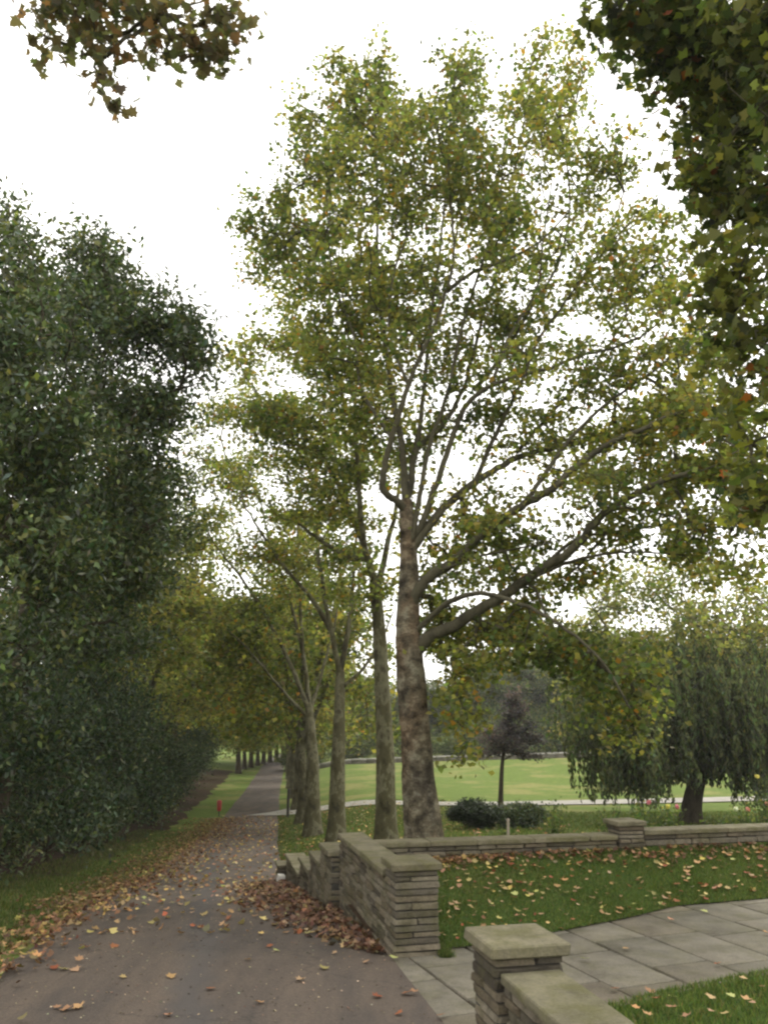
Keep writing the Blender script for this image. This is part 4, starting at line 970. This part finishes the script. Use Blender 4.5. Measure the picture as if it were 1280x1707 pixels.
GRW = dict(base=(.085,.12,.03), alt=[(.19,.17,.07),(.05,.08,.02)], altp=[.2,.25])
rg = np.random.default_rng(131)
# far lawn
n = 95000; X = rg.uniform(.3, 8.5, n); e = np.interp(X, EDGE_FAR[:,0], EDGE_FAR[:,1]); yw = O2[1]+(2.36-(X-O2[0])*UB[0])/UB[1]
Y = e+(yw-e)*(rg.random(n)*1.02-.015)
u_, v_ = uv(X, Y); ok = ~((u_ < .5) & (v_ < .48)) & (u_ > .36)
blades('grass', np.stack([X, Y, lawn_z(X, Y)-.004], 1)[ok], .038, rg, GR, .0045, label='short green grass of the walled lawn below the low wall')
n = 60000; X = rg.uniform(1.0, 6.5, n); e = np.interp(X, EDGE_NEAR[:,0], EDGE_NEAR[:,1]); Y = e+.02-(rg.random(n)**1.2)*3.2
u_, v_ = uv(X, Y); ok = (u_ > .42)
blades('grass', np.stack([X, Y, np.full(n,.03)], 1)[ok], .042, rg, GR, .0045, label='short green grass of the lawn in the bottom right corner')
# left verge
n = 60000; Y = 5.5+rg.random(n)**1.5*28; X = XL(Y)-.12-rg.random(n)**1.3*2.6
blades('grass', np.stack([X, Y, T(X, Y)], 1), .07, rg, GRW, .006, label='rough grass of the verge left of the path')
n = 50000; Y = 19+rg.random(n)*26; X = XR(Y)+.1+rg.random(n)**1.3*9
blades('grass', np.stack([X, Y, T(X, Y)], 1), .07, rg, GRW, .012, label='thin grass under the avenue trees right of the path')
n = 60000; Y = 12+rg.random(n)*24; X = rg.uniform(0, 1, n)*(Y*.75)+.2
u_, v_ = uv(X, Y); ok = v_ > 2.75
blades('grass', np.stack([X, Y, T(X, Y)], 1)[ok], .09, rg, dict(base=(.10,.14,.03), alt=[(.2,.19,.07)], altp=[.2]), .012, label='meadow grass between the low wall and the footpath')
# moss and weeds in paving joints and at the foot of the walls
n = 2500; v0 = rg.uniform(-2.2, .1, n); pl_ = rg.random(n) < .0
U = np.where(pl_, rg.normal(size=n)*.02+.01, rg.normal(size=n)*.03+.5); X, Y = xy(U, np.where(pl_, rg.uniform(-2.3,0,n), rg.uniform(-.1,.5,n)))
blades('weeds', np.stack([X, Y, np.full(n,.0)], 1), .05, rg, GRW, .004, label='small weeds along the pier foot and paving edge', cat='weeds')
# ------------------------------------------------------------------ fallen leaves
DRY = dict(base=(.17,.098,.052), alt=[(.32,.22,.09),(.11,.058,.034),(.29,.17,.09),(.34,.28,.08)], altp=[.18,.3,.15,.03])
DRYP = dict(base=(.32,.20,.10), alt=[(.46,.36,.13),(.24,.095,.045),(.40,.29,.16)], altp=[.25,.2,.2])
DRYR = dict(base=(.135,.075,.046), alt=[(.22,.14,.08),(.085,.048,.034),(.28,.20,.10)], altp=[.25,.3,.06])
def litter(name, X, Y, Z, rng, pal, size, label, flatness=1.6, tm=None):
    n = len(X); cen = np.stack([X, Y, Z], 1); nrm = rng.normal(size=(n,3))*.55+np.array([0,0,flatness])
    V, Fc, k = leaf_verts(cen, size*rng.uniform(.5,1.25,n), tm or tmpl_small(5, .45), nrm, rng)
    return tag(obj(name, mesh_np(name, V, Fc, M_dry, np.repeat(palette(rng, n, **pal), k, 0))), label, 'leaf litter', kind='stuff')
# drift against the walls
n = 2300; v0 = .15+rg.random(n)**.85*8.3; wv = np.interp(v0, [0,.6,2,3.5,5,7,8.5,10], [.05,.35,.75,.8,.95,1.0,.6,.3])
d = np.abs(rg.normal(size=n))*.5*wv; d = np.where(d > wv*1.3, rg.random(n)*wv, d)
X, Y = xy(-.03-d-np.where(v0 > 3.15, .12, 0), v0); Z = zp(Y)+.02+np.clip(.07*(1-d/wv), 0, .07)*rg.random(n)
litter('leaf_drift', X, Y, Z, rg, DRYR, .085, 'drift of brown fallen leaves against the foot of the stone walls', 1.1)
# left edge band
n = 7000; Y = 5.2+rg.random(n)**.85*36; off = rg.normal(size=n)*np.interp(Y, [5,12,20,42], [.17,.3,.5,.7])*(1+.6*np.array([noise.noise(Vector((y*.8,0,4))) for y in Y])); X = XL(Y)-.05+off
litter('leaf_band', X, Y, T(X, Y)+.03+rg.random(n)*.02, rg, DRY, .075, 'band of orange brown fallen leaves along the left edge of the path', 1.3)
# scattered over verge, further path, lawn far side and grass under the trees
n = 1500; Y = 9+rg.random(n)*34; X = XL(Y)+rg.random(n)*(np.minimum(XR(Y), 9)-XL(Y)); u_, v_ = uv(X, Y); ok = (u_ < -.2) | (v_ > 9.6)
litter('scattered_leaves', X[ok], Y[ok], (T(X, Y)+.03)[ok], rg, DRYP, .09, 'thin scatter of fallen leaves over the further part of the path')
n = 1300; Y = 20+rg.random(n)*24; X = XR(Y)+rg.random(n)*10
litter('scattered_leaves', X, Y, T(X, Y)+.05, rg, DRYP, .10, 'fallen leaves in the grass under the avenue trees')
n = 800; X = .45+rg.random(n)**1.8*8; yw = O2[1]+(2.36-(X-O2[0])*UB[0])/UB[1]; Y = yw-np.abs(rg.normal(size=n))*.16-.02
litter('leaf_row', X, Y, lawn_z(X, Y)+.035, rg, DRY, .07, 'row of brown leaves along the foot of the low wall', 1.1)
n = 330; X = .5+rg.random(n)**1.3*7; e = np.interp(X, EDGE_FAR[:,0], EDGE_FAR[:,1]); yw = O2[1]+(2.2-(X-O2[0])*UB[0])/UB[1]; Y = e+(yw-e)*rg.random(n)**.9
u_, v_ = uv(X, Y); ok = ~((u_ < .5) & (v_ < .5))
litter('scattered_leaves', X[ok], Y[ok], (lawn_z(X, Y)+.04)[ok], rg, DRYP, .06, 'small curled leaves scattered over the walled lawn')
n = 3500; Y = 5+rg.random(n)*14; X = XL(Y)+rg.random(n)*(XR(Y)-XL(Y)); u_, v_ = uv(X, Y); ok = u_ < -.05
litter('leaf_crumbs', X[ok], Y[ok], (zp(Y)+.018)[ok], rg, dict(base=(.16,.12,.08), alt=[(.32,.27,.18),(.07,.05,.035)], altp=[.3,.3]), .022, 'crumbled bits of leaf and grit on the asphalt', 2.5, tmpl_kite(.4, .1))
# individual fallen leaves
LN = []
lib = []
for k in range(14):
    V, Fc, _ = leaf_verts(np.zeros((1,3)), 1., tmpl_lobed(.12+.08*(k%3), k+50), np.array([[0,0,1.]]), np.random.default_rng(k))
    c_ = palette(rg, 1, **DRYP)[0]; lib.append(mesh_np('fallen_leaf', V, Fc, M_dry, np.repeat(c_[None], len(V), 0)))
    LN.append('yellowish' if c_[1] > .72*c_[0] else 'reddish brown' if c_[1] < .48*c_[0] else 'dark tan' if c_[0] < .3 else 'pale tan')
def fallen(x, y, z, s, label, group, mi=None, rl=random.Random(9)):
    mi = rl.randrange(14); cx_ = CX+F*x/(y*CP+(z-HC)*SP)
    dep = 'nearest the camera' if y < 7.2 else 'in the middle distance' if y < 8.9 else 'furthest back'
    label = label.replace('#', LN[mi])+(', ' + dep + (', towards the left' if cx_ < (330 if x < 0 else 860) else ', towards the right'))
    o = obj('fallen_leaf', lib[mi], None, (x, y, z), (rl.uniform(-.3,.3), rl.uniform(-.3,.3), rl.uniform(0,6.28)), (s,)*3)
    tag(o, label, 'leaf', group)
def on_plane(px_, py_, zfun):
    D = 8.
    for _ in range(30):
        p_ = W3(px_, py_, 1.); sx_, sz_ = p_[0], (p_[2]-HC)
        D = (float(zfun(sx_*D, D))-HC)/sz_
    return sx_*D, D
zpath = lambda x, y: float(zp(y))
for px_, py_ in [(90,1620),(105,1622),(125,1623),(95,1687),(110,1690),(130,1686),(285,1634),(433,1678),(413,1606),(558,1595),(573,1582),(656,1602),(678,1662),(665,1697),(280,1700),(520,1500),(540,1620),(190,1583),(252,1543),
                 (225,1560),(205,1635),(450,1583),(610,1610),(500,1640),(350,1655),(240,1500),(255,1497),(145,1585),(320,1520),(372,1495),(330,1480),(300,1512),(215,1522),(170,1560),(460,1590),(476,1560),(425,1532),(690,1660),(628,1668),(735,1700)]:
    x, y = on_plane(px_, py_, zpath); fallen(x, y, zpath(x, y)+.028, RS.uniform(.06,.095), '# leaf lying alone on the asphalt', 'single leaves on the asphalt')
for px_, py_ in [(1043,1587),(974,1604),(1197,1613),(1175,1524),(1118,1538),(1278,1560),(1025,1655),(962,1537),(935,1553),(1084,1660),(1120,1668),(1065,1673)]:
    x, y = on_plane(px_, py_, lambda a, b_: 0.); fallen(x, y, .028, RS.uniform(.065,.09), '# leaf lying on the stone paving', 'single leaves on the paving')
rl2 = np.random.default_rng(141); cnt = 0
while cnt < 130:
    x = .7+rl2.random()**1.2*5.2; e = float(np.interp(x, EDGE_FAR[:,0], EDGE_FAR[:,1])); yw = O2[1]+(2.3-(x-O2[0])*UB[0])/UB[1]; y = e-.02+(yw-e)*rl2.random()
    fallen(x, y, float(lawn_z(x, y))+.045, rl2.uniform(.055,.095), '# leaf lying on the walled lawn', 'single leaves on the walled lawn'); cnt += 1
for px_, py_ in [(1187,1697),(1120,1690),(1185,1672),(1245,1676),(1255,1682),(1220,1670),(1080,1702),(1060,1690),(1145,1705),(1240,1640),(1095,1675),(1210,1700),(1270,1655)]:
    x, y = on_plane(px_, py_, lambda a, b_: .05); fallen(x, y, .09, RS.uniform(.055,.085), '# leaf on the bottom right grass', 'single leaves on the corner lawn')

# ------------------------------------------------------------------ thin haze volume added to imitate lens glare and lift the darks
hm = bpy.data.materials.new('glare_veil'); hm.use_nodes = True; nt = hm.node_tree; nt.nodes.clear()
out = nt.nodes.new('ShaderNodeOutputMaterial'); pv = nt.nodes.new('ShaderNodeVolumePrincipled')
pv.inputs['Density'].default_value = .00055; pv.inputs['Color'].default_value = (.96,.95,.92,1); pv.inputs['Anisotropy'].default_value = .35
nt.links.new(pv.outputs[0], out.inputs['Volume'])
b = MB(); b.box((-905,-905,-5), (905,1505,24)); o = b.build('glare_haze', hm); o['kind'] = 'stuff'
